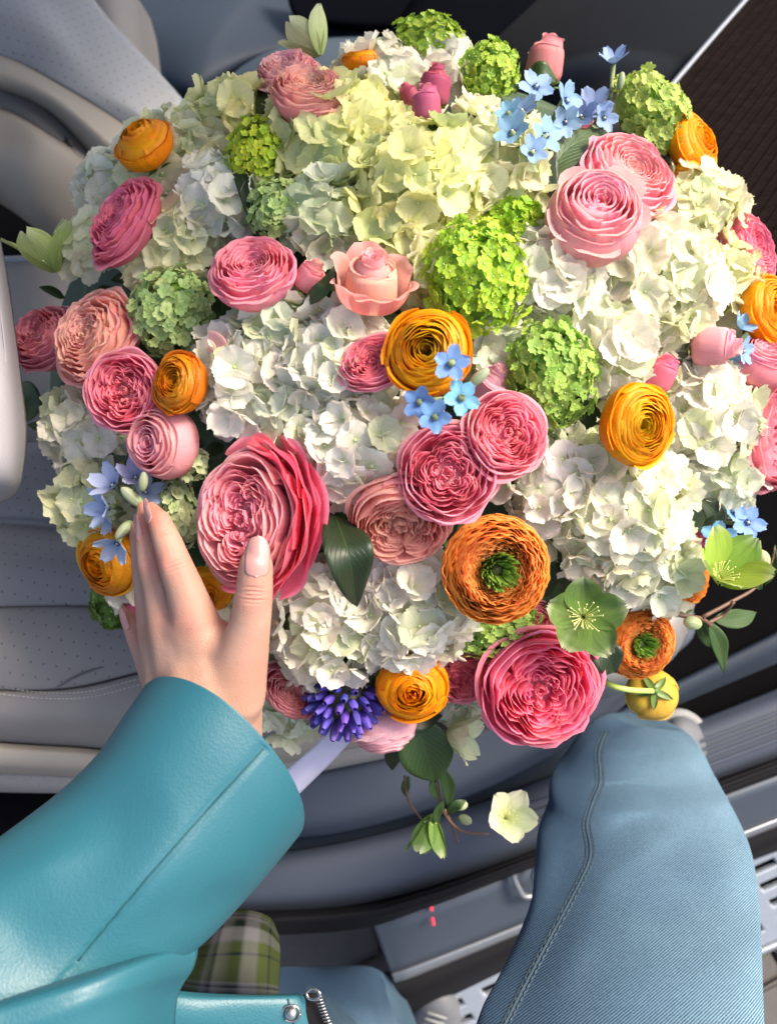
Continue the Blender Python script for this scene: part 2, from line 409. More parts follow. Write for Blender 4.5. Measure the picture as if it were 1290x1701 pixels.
def bud_rose(seed):
    """closed bud: points along +Z"""
    r = random.Random(seed); L = []; a0 = r.uniform(0, 6)
    for i, (rho, h) in enumerate([(.72, .78), (.64, .98), (.55, 1.06), (.42, 1.05), (.28, 1.02), (.15, 1.0)]):
        n = 3
        for k in range(n):
            th = a0 + i * 1.0 + k * 6.283 / n; tipr = rho * (.78 if i < 2 else .66)
            out = r.uniform(.08, .28) if i < 2 else .05; h = h + (r.uniform(-.25, .02) if i < 3 else 0)
            L.append((petal(th, 1.35, [(.12, -.85), (rho * 1.0, -.62), (rho * 1.05, 0), (rho * .97, .48), (tipr * 1.06, h * .9), (tipr + out, h)], .03 * r.uniform(.5, 1.4), r.uniform(2, 5), r.uniform(0, 6), .28, 0, nv=10, tip=.5), .1 + .12 * i))
    return mk(L, 'petal', M_ROSE)
def ranunc(seed, kind='ball'):
    r = random.Random(seed); L = []; a0 = r.uniform(0, 6)
    rhos = [1.0, .95, .90, .84, .78, .72, .66, .60, .53, .46, .39, .32, .26, .20, .14]
    for i, rho in enumerate(rhos):
        n = 5 if rho > .5 else (4 if rho > .25 else 3)
        for k in range(n):
            th = a0 + i * 1.37 + k * 6.283 / n + r.uniform(-.15, .15)
            if kind == 'ball': h = .16 + .40 * math.sqrt(max(0, 1 - rho * rho)) - (.30 * max(0, .35 - rho))
            else: h = .22 + .20 * min(1, (1 - rho) / .35) - .42 * max(0, (.55 - rho))
            h += r.uniform(-.035, .035); ins = .80 if kind == 'ball' else .90
            prof = [(.1, -.60), (rho * .82, -.46), (rho * 1.05, -.08), (rho * 1.02, h * .55), (rho * (ins + .08), h * .92), (rho * ins, h)]
            if i < 2 and r.random() < .5: prof[-1] = (rho * 1.10, h * .8); prof[-2] = (rho * 1.06, h * .75)
            L.append((petal(th, r.uniform(.75, 1.0) if n == 5 else 1.1, prof, .022 * r.uniform(.5, 2), r.uniform(2, 6), r.uniform(0, 6), r.uniform(.08, .26), r.uniform(-.06, .04), nu=9, nv=7, org=(r.uniform(-.03, .03), r.uniform(-.03, .03)), tip=r.uniform(-.3, .4)), i / 14))
    return mk(L, 'petal', M_RAN)
def ranunc_open(seed):
    r = random.Random(seed); L = []; a0 = r.uniform(0, 6)
    rhos = [1.0, .97, .93, .89, .85, .81, .77, .73, .69, .65, .61, .57, .53, .49, .45, .41, .37, .33]
    for i, rho in enumerate(rhos):
        n = 6
        for k in range(n):
            th = a0 + i * 1.37 + k * 6.283 / n + r.uniform(-.15, .15)
            h = .02 + .34 * min(1, (1 - rho) / .35) ** .7 - .16 * max(0, (.60 - rho)) / .2 + r.uniform(-.022, .022)
            prof = [(.1, -.55), (rho * .82, -.42), (rho * 1.0, -.08), (rho * .99, h * .6), (rho * r.uniform(.93, 1.01), h)]
            L.append((petal(th, .72, prof, .020 * r.uniform(.7, 1.8), r.uniform(8, 15), r.uniform(0, 6), r.uniform(.05, .14), 0.0, nu=15, nv=6), i / 15))
    return mk(L, 'petal', M_RANO)
def green_eye(seed):
    r = random.Random(seed); parts = []
    for j in range(110):
        rho = .30 * math.sqrt(r.uniform(.06, 1)); th = r.uniform(0, 6.28); h = -.06 + .14 * rho / .30 + r.uniform(-.02, .03)
        x, y = rho * math.cos(th), rho * math.sin(th); a = th + r.uniform(-.8, .8)
        v, f, u = flat_petal(a, .12, .05, .6, .05, .03, r.uniform(0, 6), nu=2, nv=4)
        parts.append(([Vector((p[0] + x - .05 * math.cos(a), p[1] + y - .05 * math.sin(a), p[2] + h - .05)) for p in v], f, u))
    return mesh('green_centre', *(lambda g: (g[0], g[1], M_VIB, g[2]))(join(parts)))
ROS = [rosette(11), rosette(12), rosette(13, False, .12), rosette(14, True, .08, 1.3), rosette(15, False, -.05, 1.5)]
CUP = [cup_rose(21), cup_rose(22, 1.0)]
BUD = [bud_rose(31), bud_rose(32)]
RAN = [ranunc(41), ranunc(42, 'cup'), ranunc(43)]
RANO = [ranunc_open(51), ranunc_open(52)]
EYE = green_eye(61)
EYE_D = mesh('dark_centre', *(lambda g: (g[0], g[1], M_DARKC, g[2]))(ball((0, 0, .02), .12, 10, 6, (1, 1, .7))))
HEART = mesh('petal_base', *(lambda g: (g[0], g[1], M_ROSE, g[2]))(ball((0, 0, -.28), .62, 16, 8, (1, 1, .55))))
RCORE = mesh('receptacle', *(lambda g: (g[0], g[1], M_GREENC, g[2]))(ball((0, 0, -.55), .22, 10, 6)))
def sepals_mesh(n=5, ln=.75, wd=.14, drop=-.1):
    parts = []
    for k in range(n):
        v, f, u = flat_petal(k * 6.283 / n + .3, ln, wd, -.3, .35, .02, k, nu=4, nv=6, z0=-.68 + drop)
        parts.append((v, f, u))
    parts.append(ball((0, 0, -.72 + drop), .15, 8, 5))
    return mesh('sepals', *(lambda g: (g[0], g[1], M_SEP, g[2]))(join(parts)))
SEPM = sepals_mesh(); SEPB = sepals_mesh(5, .95, .16, -.2)
PINK = (0.98, 0.42, 0.54); HOT = (0.98, 0.27, 0.42); SALM = (1.0, 0.52, 0.48); PALE = (1.0, 0.60, 0.62); LILAC = (0.90, 0.58, 0.72); DEEP = (0.95, 0.33, 0.42); DUSK = (0.88, 0.38, 0.47); PEACH = (1.0, 0.62, 0.48)
def bloom(name, protos, px, py, r, col, colin, label, cat, group, dz=0.0, face=None, spin=None, sc=(1, 1, 1), sep=None, extra=None):
    t = empty(name, frame(px, py, D(px, py) + dz, face, rnd(0, 6) if spin is None else spin, r, sc), label, cat, group)
    for me, k in protos:
        obj('petal', me, t, vary(lerp(col, colin, min(1, k)), .06))
    obj('receptacle', RCORE, t)
    if name == 'garden_rose': obj('petal_base', HEART, t, colin)
    if sep: obj('sepals', sep, t)
    for n_, me in (extra or []): obj(n_, me, t, (0.30, 0.46, 0.08))
    return t
GR, GB, GY, GO = 'pink garden roses in the bouquet', 'pink rosebuds in the bouquet', 'yellow orange ranunculus in the bouquet', 'orange ranunculus with green centres'
def rose(v, px, py, r, col, colin, label, **k): return bloom('garden_rose', ROS[v], px, py, r, col, colin, label, 'rose', GR, **k)
def crose(v, px, py, r, col, colin, label, **k): return bloom('garden_rose', CUP[v], px, py, r, col, colin, label, 'rose', GR, **k)
def bud(v, px, py, r, col, colin, label, **k): return bloom('rosebud', BUD[v], px, py, r, col, colin, label, 'rosebud', GB, sep=SEPB, **k)
YEL = (1.0, 0.37, 0.004); YIN = (0.98, 0.42, 0.01); YGR = (0.72, 0.50, 0.02); ORA = (1.0, 0.50, 0.10); ORY = (1.0, 0.68, 0.28)
def ran(v, px, py, r, label, col=YEL, cin=YIN, **k): return bloom('ranunculus', RAN[v], px, py, r, col, cin, label, 'ranunculus', GY, sep=SEPM, **k)
def rano(v, px, py, r, label, **k): return bloom('ranunculus', RANO[v], px, py, r, ORA, ORY, label, 'ranunculus', GO, extra=[('green_centre', EYE), ('dark_centre', EYE_D)], **k)

# hydrangeas -------------------------------------------------------
hydrangea(300, 285, 92, CREAM, 'cream hydrangea head below the upper left yellow ranunculus', sc=(1, 1.1, .8), col2=WHITE)
hydrangea(385, 205, 62, YCREAM, 'small yellowish cream hydrangea head at the upper left rim beside dark leaves')
hydrangea(290, 400, 85, CREAM, 'cream hydrangea head just above the pale green snowball at left')
hydrangea(375, 340, 70, WHITE, 'white hydrangea head between two cream ones left of the slim lime snowball')
hydrangea(560, 250, 108, YCREAM, 'large yellow cream hydrangea head below the salmon rose at the top', col2=CREAM)
hydrangea(690, 330, 118, YCREAM, 'large yellow cream hydrangea head in the top middle above the peach cupped rose', col2=CREAM, dz=-.008)
hydrangea(800, 285, 98, CREAM, 'yellowish white hydrangea head below the blue flowers at the top', col2=WHITE, dz=-.006)
hydrangea(540, 370, 66, GWHITE, 'greenish white hydrangea head right of the slim lime snowball')
hydrangea(700, 440, 66, YCREAM, 'yellow green hydrangea head squeezed between the peach rose and the bright lime snowball', dz=.012)
hydrangea(630, 140, 62, WHITE, 'white hydrangea head at the top rim beside the salmon rose')
hydrangea(735, 120, 50, WHITE, 'small white hydrangea head behind the dark pink buds at the top')
hydrangea(190, 310, 50, WHITE, 'white hydrangea head at the left rim under the yellow ranunculus')
hydrangea(160, 410, 48, CREAM, 'cream white hydrangea head at the left rim above the lime hellebore')
hydrangea(152, 715, 68, WHITE, 'white hydrangea head at the far left below the salmon rose', col2=BLUSH)
hydrangea(168, 832, 68, CREAM, 'cream hydrangea head at the lower left above the seat', col2=GWHITE)
hydrangea(425, 630, 98, WHITE, 'white hydrangea head right of the small orange ranunculus', col2=BLUSH, dz=-.004)
hydrangea(470, 560, 66, GWHITE, 'greenish white hydrangea head below the two tone pink rose')
hydrangea(560, 600, 84, WHITE, 'white hydrangea head left of the half hidden pink rose', dz=-.01)
hydrangea(590, 735, 92, WHITE, 'white hydrangea head above the salmon rosette in the middle', col2=BLUSH, dz=-.008)
hydrangea(500, 700, 70, GWHITE, 'greenish white hydrangea head above the big hot pink rose')
hydrangea(540, 1030, 98, WHITE, 'white hydrangea head right of the thumb', col2=BLUSH, dz=-.01)
hydrangea(680, 1000, 98, WHITE, 'white hydrangea head left of the large orange ranunculus', col2=BLUSH, dz=-.014)
hydrangea(615, 945, 62, BLUSH, 'blush white hydrangea head behind the dark green leaf')
hydrangea(905, 465, 78, WHITE, 'white hydrangea head right of the bright lime snowball', dz=-.004)
hydrangea(1080, 480, 108, WHITE, 'large white hydrangea head below the pair of pink roses at right', col2=CREAM, dz=-.008)
hydrangea(1010, 590, 74, WHITE, 'white hydrangea head right of the dark green snowball', col2=WHITE)
hydrangea(1150, 360, 76, CREAM, 'cream hydrangea head behind the pair of pink roses at right', col2=WHITE)
hydrangea(1150, 690, 98, WHITE, 'white hydrangea head right of the facing orange ranunculus', col2=WHITE)
hydrangea(1010, 830, 122, WHITE, 'largest white hydrangea head right of the orange ranunculus with green centre', col2=CREAM, dz=-.014)
hydrangea(1060, 930, 84, WHITE, 'white hydrangea head above the green hellebore', col2=GWHITE)
hydrangea(905, 800, 70, BLUSH, 'blush white hydrangea head below the middle pink rose')
hydrangea(1195, 790, 52, GWHITE, 'greenish white hydrangea head at the right rim below the large pink rose')
hydrangea(1195, 470, 58, CREAM, 'cream hydrangea head left of the orange ranunculus at the right edge')
hydrangea(385, 1005, 60, GWHITE, 'greenish white hydrangea head behind the thumb')
hydrangea(480, 1180, 42, GWHITE, 'small pale hydrangea head at the bottom below the thumb')
hydrangea(755, 1150, 40, GWHITE, 'small pale hydrangea head under the bottom yellow ranunculus', dz=.02)
hydrangea(820, 590, 60, GWHITE, 'shaded hydrangea head behind the blue flowers in the middle', dz=.02)
hydrangea(235, 970, 40, WHITE, 'white hydrangea head peeping out beside the fingers', dz=.02)

# viburnum snowballs -------------------------------------------------
LIME = (0.46, 0.68, 0.06); LIMEY = (0.56, 0.68, 0.05); PGRN = (0.48, 0.62, 0.25); MGRN = (0.36, 0.54, 0.11); PALG = (0.70, 0.78, 0.46)
viburnum(425, 258, 58, LIMEY, 'slim lime green snowball between the cream hydrangeas', dz=-.02, sc=(.85, 1.2, .8), fl=8)
viburnum(462, 350, 50, PGRN, 'dull pale green snowball under the slim lime one', dz=-.01, sc=(1, 1.1, .8), fl=10)
viburnum(290, 520, 72, PGRN, 'pale green snowball above the small orange ranunculus', dz=-.012)
viburnum(790, 462, 86, LIME, 'brightest and largest lime snowball above the middle ranunculus', dz=-.02, sc=(1, 1.15, .85))
viburnum(856, 378, 48, (0.34, .55, .03), 'small lime snowball tucked behind the largest one', dz=0.0)
viburnum(912, 622, 78, MGRN, 'mid green snowball above the middle right pink rose', dz=-.018, sc=(1, 1.12, .85))
viburnum(710, 76, 58, (0.36, .50, .06), 'topmost olive green snowball beside the white hydrangea', dz=-.02, sc=(1.05, .75, .8), fl=9)
viburnum(808, 128, 58, (0.40, .58, .08), 'tall lime snowball right of the dark pink buds', dz=-.01, sc=(.85, 1.15, .85), spin=-.35, fl=10)
viburnum(1075, 195, 68, (0.50, .64, .16), 'pale lime snowball at the upper right beside a yellow ranunculus', dz=-.01, sc=(.88, 1.15, .85), spin=.3)
viburnum(318, 765, 32, PALG, 'small pale viburnum cluster beside the pale pink cupped rose', dz=-.01)
viburnum(298, 850, 50, PALG, 'pale viburnum cluster between the fingers and the big pink rose', dz=-.004, sc=(.8, 1.2, .8))
viburnum(822, 1042, 68, (0.40, .58, .14), 'lime snowball under the large orange ranunculus', sc=(1, .7, .8), spin=.3, fl=9)
viburnum(190, 1003, 40, (0.13, .22, .04), 'dark green viburnum cluster below the lower left ranunculus', dz=.02)

# roses ------------------------------------------------------------
big = rose(1, 412, 862, 96, PALE, PINK, 'largest hot pink rose between the hand and the dark leaf', dz=-.035, face=(-.35, .05), sc=(.95, 1.18, 1), spin=0)
for k, (th, rr_, hh, wa) in enumerate([(-.95, 1.18, .16, .55), (-.45, 1.42, .10, .6), (.05, 1.50, .02, .6), (.5, 1.42, .12, .6), (.95, 1.22, .2, .55), (-.7, 1.28, .32, .5), (-.2, 1.30, .34, .55), (.3, 1.32, .30, .55), (.75, 1.22, .34, .5), (-.4, 1.12, .44, .5), (.1, 1.14, .46, .5), (.55, 1.12, .44, .5), (1.4, 1.10, .2, .6), (-1.4, 1.1, .2, .6), (1.0, 1.05, .40, .5)]):
    g = petal(th, wa, [(.15, -.5), (rr_ * .6, -.42), (rr_ * .9, -.12), (rr_ * .98, hh * .7), (rr_ * 1.04, hh)], .05, R.uniform(3, 6), R.uniform(0, 6), .28, nu=14, nv=10, tip=.5)
    obj('petal', mesh('petal', g[0], g[1], M_ROSE, g[2]), big, vary((1.0, .20, .34) if k % 3 else (1.0, .30, .42), .04))
rose(0, 893, 1140, 103, HOT, HOT, 'large round hot pink rose at the bottom right of the bouquet', dz=-.045, face=(.1, -.12))
rose(1, 742, 787, 84, PINK, PINK, 'pink rosette just above the large orange ranunculus', dz=-.03, face=(.05, .05))
rose(0, 838, 722, 74, PINK, DEEP, 'pink rosette below the mid green snowball', dz=-.035, face=(.2, .1))
rose(1, 665, 862, 88, SALM, PEACH, 'salmon rosette tucked under the middle pink rosette', dz=-.018, face=(0, -.75), spin=1.0)
rose(2, 422, 458, 72, PINK, DEEP, 'two tone pink rose with peach edges below the cream hydrangea', dz=-.025, face=(-.1, .55))
bud(0, 514, 460, 30, PINK, PEACH, 'small pink bud beside the two tone pink rose', dz=-.01, face=(.5, .6, .5))
pk = bloom('garden_rose', BUD[0], 617, 470, 50, PEACH, PINK, 'peach cupped rose above the half hidden pink rose', 'rose', GR, dz=-.028, face=(.1, .8, .75), spin=.4, sc=(1.15, 1.15, 1))
for th, rr_, hh, wa in ((0.2, 1.25, .55, .7), (1.3, 1.2, .8, .7), (2.5, 1.2, .7, .7), (3.5, 1.3, .3, .7), (4.3, 1.3, .1, .7), (5.2, 1.35, .2, .75)):
    g = petal(th, wa, [(.12, -.85), (rr_ * .62, -.7), (rr_ * .82, -.2), (rr_ * .86, hh * .6), (rr_ * 1.0, hh)], .07, R.uniform(4, 7), R.uniform(0, 6), .3, nu=14, nv=10, tip=.4)
    obj('petal', mesh('petal', g[0], g[1], M_ROSE, g[2]), pk, vary((1.0, .50, .44), .05))
rose(0, 622, 604, 58, PINK, DEEP, 'half hidden pink rose left of the middle ranunculus', dz=-.022, face=(-.25, .25), sc=(.85, 1.1, 1))
rose(4, 160, 562, 84, SALM, PEACH, 'ruffled salmon rose at left above the white hydrangea', dz=-.03, face=(-.45, .25))
rose(3, 212, 650, 68, PINK, DEEP, 'pink rose left of the small orange ranunculus', dz=-.04, face=(-.1, -.05))
crose(0, 275, 735, 60, PALE, DUSK, 'pale pink cupped rose below the small orange ranunculus', dz=-.025, face=(-.55, -.1))
rose(4, 76, 562, 72, DUSK, DEEP, 'dusky pink rose at the far left rim', dz=0.0, face=(-.6, .4), sc=(.8, 1.15, 1))
rose(4, 208, 368, 74, (0.80, .22, .32), HOT, 'deep pink rose at the upper left between white hydrangeas', dz=-.05, face=(-.5, .35), sc=(.72, 1.15, 1), spin=-.4)
rose(2, 513, 162, 66, SALM, PEACH, 'salmon rose at the top rim facing up', dz=-.035, face=(.1, .75))
rose(4, 475, 120, 54, PALE, PALE, 'pale pink rose behind the salmon one at the top', dz=-.01, face=(-.2, .7))
bud(0, 722, 145, 34, (.62,.13,.24), (.6,.1,.2), 'dark pink bud behind its neighbour at the top', dz=-.01, face=(.15, .9, .35))
bud(1, 708, 176, 32, (.78, .20, .34), (.62,.13,.24), 'dark pink bud standing in front of its pair near the top', dz=-.03, face=(-.05, .9, .35))
bud(1, 680, 158, 20, (.62,.13,.24), (.6,.1,.2), 'smallest dark pink bud left of the other top buds', dz=-.008, face=(-.5, .8, .3))
bud(0, 740, 222, 24, DUSK, DEEP, 'small dusky bud sunk between the top hydrangeas', dz=0, face=(.2, .5, .8))
bud(1, 905, 105, 40, (.80, .34, .38), SALM, 'rose pink bud standing alone at the top rim', dz=0.0, face=(.15, .9, .3))
rose(2, 1035, 300, 84, PINK, SALM, 'upper one of the two large pink roses at the upper right', dz=-.018, face=(.35, .45))
crose(1, 985, 365, 78, PALE, PINK, 'lower cupped one of the two large pink roses at the upper right', dz=-.04, face=(.0, .30))
rose(4, 1238, 418, 70, (0.84, .28, .38), HOT, 'bright pink rose at the right rim above the orange ranunculus', dz=-.01, face=(.6, .15), sc=(.8, 1.1, 1))
bud(0, 1184, 575, 42, PALE, PINK, 'pale pink bud beside the blue flowers at the right edge', dz=-.03, face=(.8, -.1, .5))
bud(1, 1095, 622, 34, HOT, HOT, 'hot pink bud above the facing orange ranunculus', dz=-.012, face=(.4, .8, .4))
crose(0, 1258, 608, 48, DUSK, PINK, 'dusky pink cupped rose at the right edge', dz=-.02, face=(.2, .7, .6))
rose(3, 1268, 725, 92, (0.84, .30, .38), PINK, 'large pink rose cut by the right edge', dz=-.004, face=(.75, -.05))
rose(2, 488, 1142, 58, DUSK, SALM, 'shaded pink rose behind the wrist', dz=-.01, face=(-.1, -.25), sc=(.8, 1, 1))
rose(0, 768, 1120, 52, DUSK, DEEP, 'shaded dusky rose right of the bottom yellow ranunculus', dz=0.0, face=(.1, -.2))
crose(1, 636, 1200, 56, LILAC, PALE, 'lilac pink rose hanging down below the violet bells', dz=-.01, face=(.15, -.95, .12))
bud(1, 815, 642, 40, LILAC, PALE, 'lilac bud behind the blue flowers in the middle', dz=.01, face=(.4, .6, .6))
rose(1, 695, 690, 40, DUSK, DEEP, 'dusky rose hidden under the blue flowers', dz=.01)
bud(1, 945, 222, 40, DUSK, DEEP, 'dusky pink bud under the blue flowers at the top', dz=.01, face=(.5, .3, .7))
rose(0, 880, 1030, 40, DUSK, DEEP, 'dusky rose peeping out above the large round hot pink rose', dz=.03)
bud(0, 228, 1012, 26, HOT, HOT, 'pink bud peeping out beside the little finger', dz=.01, face=(-.5, -.2, .8))
bud(1, 1165, 900, 22, HOT, HOT, 'tiny hot pink bud under the right blue flowers', dz=.015, face=(.5, -.2, .8))

# ranunculus ---------------------------------------------------------
ran(2, 240, 238, 55, 'yellow ranunculus at the upper left rim', dz=-.055, face=(-.35, .7, .95), sc=(1.05, .85, 1))
ran(1, 298, 636, 50, 'small orange ranunculus among pink roses at left', col=(.80, .27, .012), cin=(.78, .36, .02), dz=-.038, face=(-.55, .1))
ran(1, 712, 585, 70, 'open orange yellow ranunculus in the middle beside the blue flowers', cin=YGR, dz=-.04, face=(-.25, .05))
ran(1, 1058, 706, 66, 'orange ranunculus facing right amid white hydrangeas', cin=YGR, dz=-.055, face=(.5, -.1))
ran(2, 1152, 242, 50, 'yellow orange ranunculus at the upper right rim', dz=-.012, face=(.7, .2))
ran(2, 1142, 296, 28, 'small yellow ranunculus under the upper right one', dz=0, face=(.3, -.5), col=(.88, .42, .02))
ran(1, 1276, 515, 54, 'orange ranunculus cut by the right edge', dz=-.03, face=(.6, .1))
ran(0, 600, 98, 32, 'orange ranunculus half hidden at the top rim', dz=-.02, face=(0, .8, .5))
ran(2, 180, 932, 56, 'orange yellow ranunculus at the lower left above the seat', dz=-.01, face=(-.45, -.3), col=(.80, .33, .012))
ran(0, 345, 982, 40, 'yellow ranunculus behind the index finger', dz=-.02, face=(.2, -.2), col=(.88, .42, .02))
ran(0, 684, 1140, 58, 'yellow orange ranunculus at the bottom beside the violet bells', dz=-.03, face=(.0, -.25))
ran(0, 97, 428, 22, 'small orange ranunculus behind the left hellebore', dz=.01)
rano(0, 824, 946, 92, 'large orange ranunculus with green centre in the lower middle', dz=-.045, face=(.1, -.05))
rano(1, 1064, 1070, 60, 'orange ranunculus with green centre at the lower right', dz=-.03, face=(.15, .02), sc=(.95, 1.05, 1))
rano(0, 1136, 946, 54, 'orange ranunculus partly behind the lime hellebore', dz=-.01, face=(.3, .1), sc=(.85, 1.1, 1))

# tweedia, hellebore, muscari, leaves, stems -------------------------------------
def loc_m(px, py, d, face, spin, rpx): return frame(px, py, d, face, spin, rpx)
def tw_mesh(seed, open_=1.0):
    r = random.Random(seed); parts = []
    for k in range(5):
        parts.append(flat_petal(k * 1.2566 + r.uniform(-.08, .08), r.uniform(.92, 1.05), .38, .12, .12 + (1 - open_) * .9, .03, r.uniform(0, 6), nu=6, nv=8, z0=.02 * (k % 2), pw=1.35, tipw=.5))
    return mesh('petal_ring', *(lambda g: (g[0], g[1], M_TWE, g[2]))(join(parts)))
TW = [tw_mesh(1), tw_mesh(2, .8), tw_mesh(3, .3)]
M_TWC = plain('blue_eye', (0.04, 0.09, 0.20), 0.5, bump=0); M_WHT = plain('white_bead', (0.8, 0.8, 0.75), 0.4, bump=0)
def tw_eye():
    parts = [tube([Vector((.16 * math.cos(a), .16 * math.sin(a), .02 + .0)), Vector((.13 * math.cos(a), .13 * math.sin(a), .18))], [.06, .045], 5, 2) for a in [k * 1.2566 + .6 for k in range(5)]]
    return mesh('eye', *(lambda g: (g[0], g[1], M_TWC, g[2]))(join(parts)))
TWE = tw_eye(); TWB = mesh('pistil', *(lambda g: (g[0], g[1], M_WHT, g[2]))(ball((0, 0, .16), .075, 8, 5)))
BLUE = (0.20, 0.42, 0.74); PBLUE = (0.26, 0.43, 0.66); BVIO = (0.46, 0.54, 0.80)
M_TST = plain('grey_green_stem', (0.22, 0.28, 0.14), 0.7)
def child_world(o, root, mw): o.parent = root; o.matrix_basis = root.matrix_world.inverted() @ mw; return o
VL = bpy.context.view_layer
def mwroot(name, px, py, d, label, cat, group=None):
    mw = Matrix.Translation(P(px, py, d)); o = empty(name, mw, label, cat, group); o.location = mw.to_translation(); VL.update(); return o
def wmesh(name, geo, mat, root, color=None):
    """a mesh given in world coordinates, hung under root (roots here are pure translations)"""
    v, f, u = geo; off = root.location
    o = obj(name, mesh(name, [Vector(p) - off for p in v], f, mat, u), root, color); return o
def sprig(fl, base, label, col=BLUE, group='blue star flowers in the bouquet'):
    """fl: (px,py,r,facex,facey,kind,dz)"""
    bd = D(*base) + .035
    root = mwroot('blue_star_flower', base[0], base[1], bd, label, 'blue flower', group)
    for px, py, r, fx, fy, k, dz in fl:
        d = D(px, py) + dz; mw = frame(px, py, d, (fx, fy), rnd(0, 6), r)
        f = obj('flower', TW[k], root, vary(col, .12)); child_world(f, root, mw)
        e = obj('eye', TWE, f); b = obj('pistil', TWB, f)
        back = mw @ Vector((0, 0, -.2)); b0 = P(base[0], base[1], bd)
        g = tube([mw @ Vector((0, 0, .0)), back, back.lerp(b0, .6) + Vector((rnd(-1, 1), rnd(-1, 1), 0)) * .003, b0], [.0022, .0022, .0014, .0014], 6)
        wmesh('stem', g, M_TST, root)
    return root
sprig([(749, 604, 31, 0, 0, 0, -.085), (766, 660, 31, .1, 0, 0, -.082), (722, 692, 29, -.1, -.1, 1, -.05), (697, 668, 28, -.2, -.2, 1, -.045)], (740, 665), 'four open blue star flowers in the middle of the bouquet')
sprig([(889, 146, 32, .2, .3, 0, -.04), (938, 168, 32, .9, .1, 1, -.04), (868, 186, 30, -.5, .6, 1, -.045), (852, 220, 32, -.5, .3, 1, -.06), (905, 226, 32, .5, .1, 0, -.06), (884, 252, 26, .2, .1, 1, -.06), (938, 202, 26, .2, -.4, 1, -.03), (845, 188, 24, -.6, .5, 1, -.05)], (900, 240), 'pale blue star flowers clustered at the top of the bouquet', col=PBLUE)
sprig([(986, 176, 32, -.2, .3, 1, -.02), (966, 194, 28, -.6, .2, 1, -.025), (1002, 196, 24, .4, -.2, 1, -.02), (1018, 106, 24, -.2, .8, 2, -.0)], (1000, 230), 'greyish blue star flowers left of the upper right snowball', col=(.26, .38, .66))
sprig([(1240, 868, 30, .1, .1, 0, -.03), (1192, 890, 28, -.2, -.1, 0, -.02), (1215, 850, 22, .3, .4, 1, -.015)], (1180, 870), 'three blue star flowers above the lime hellebore')
sprig([(1226, 545, 22, .6, .6, 2, -.02), (1232, 583, 24, .8, -.1, 1, -.03), (1212, 600, 18, .4, -.7, 2, -.01)], (1205, 575), 'blue star flowers between two pink buds at the right edge', col=PBLUE)
sprig([(190, 808, 34, -.5, .6, 2, -.03), (225, 795, 30, .3, .7, 2, -.03), (182, 842, 34, -.9, -.1, 2, -.035), (185, 862, 22, -.8, -.6, 2, -.03), (196, 900, 30, -.3, -.9, 2, -.03), (240, 818, 26, .9, .3, 2, -.02)], (222, 850), 'half open violet blue star flowers above the fingertips', col=BVIO)
for px, py, r, fx, fy in ((1031, 134, 14, .1, .8), (795, 627, 22, .6, .5), (220, 826, 24, -.5, .5), (238, 800, 18, .2, .9), (205, 880, 20, -.4, -.6)):
    o = obj('flower_bud', mesh('flower_bud', *(lambda g: (g[0], g[1], M_HEL, g[2]))(ball((0, 0, 0), 1, 10, 8, (.45, .45, 1)))), None, (0.46, 0.52, 0.36))
    o.matrix_world = frame(px, py, D(px, py) - .05, (fx, fy, .25), 0, r)
    tag(o, {1031: 'grey green closed bud under the topmost blue flower', 795: 'pale closed bud right of the middle blue flowers', 220: 'grey green closed bud amid the violet blue flowers', 238: 'closed bud at the top of the violet blue flowers', 205: 'closed bud below the violet blue flowers'}[px], 'flower bud')

def hel_mesh(seed, cup, wd=.52):
    r = random.Random(seed); out = []
    for k in range(5):
        out.append(mesh('sepal', *(lambda g: (g[0], g[1], M_HEL, g[2]))(flat_petal(k * 1.2566 + r.uniform(-.1, .1), r.uniform(.9, 1.05), wd, .30, cup + r.uniform(-.08, .08), .05, r.uniform(0, 6), nu=8, nv=10, z0=.04 * (k % 2), pw=1.1, tipw=.25))))
    st = []
    for k in range(26):
        a = k * 2.4; t = .05 + .1 * (k % 5) / 5; e = .18 + .26 * r.random()
        p0 = Vector((.06 * math.cos(a), .06 * math.sin(a), .02)); p1 = Vector((e * math.cos(a), e * math.sin(a), .34 + .1 * r.random()))
        st.append(tube([p0, p0.lerp(p1, .5) + Vector((0, 0, .05)), p1], [.010, .009, .009], 4, 4)); st.append(ball(p1, .026, 5, 4))
    return out, mesh('stamens', *(lambda g: (g[0], g[1], M_ANTH, g[2]))(join(st)))
HE = [hel_mesh(1, .12, .46), hel_mesh(2, .95, .50), hel_mesh(3, 1.5, .6)]
def hellebore(k, px, py, r, col, label, dz, face, spin=0, sc=(1, 1, 1)):
    t = empty('hellebore', frame(px, py, D(px, py) + dz, face, spin, r, sc), label, 'hellebore', 'green hellebores in the bouquet')
    for m in HE[k][0]: obj('sepal', m, t, vary(col, .08))
    obj('stamens', HE[k][1], t); return t
HG = (0.13, .22, .06); HL = (.36, .50, .08); HW = (.74, .78, .52)
hellebore(1, 532, 92, 48, (.62, .68, .36), 'pale green hellebore standing at the top rim above the salmon rose', .0, (-.6, .9, .1), .5)
hellebore(1, 95, 452, 60, (.50, .60, .22), 'lime green hellebore at the left rim', -.012, (-.3, .85, .35), .3)
hellebore(0, 968, 1025, 68, HG, 'open green hellebore with pale rims above the round hot pink rose', -.055, (-.15, .1), .35)
hellebore(1, 1192, 962, 60, HL, 'lime hellebore bowl at the lower right beside a brown stem', -.06, (.1, .55, .8), .6)
hellebore(1, 742, 1215, 44, HW, 'pale hellebore hanging below the bottom yellow ranunculus', -.012, (.75, -.15, .4), .2)
hellebore(1, 838, 1360, 42, (.66, .72, .52), 'white green hellebore bowl hanging lowest at the bottom', -.04, (.15, .45, .9), .9)
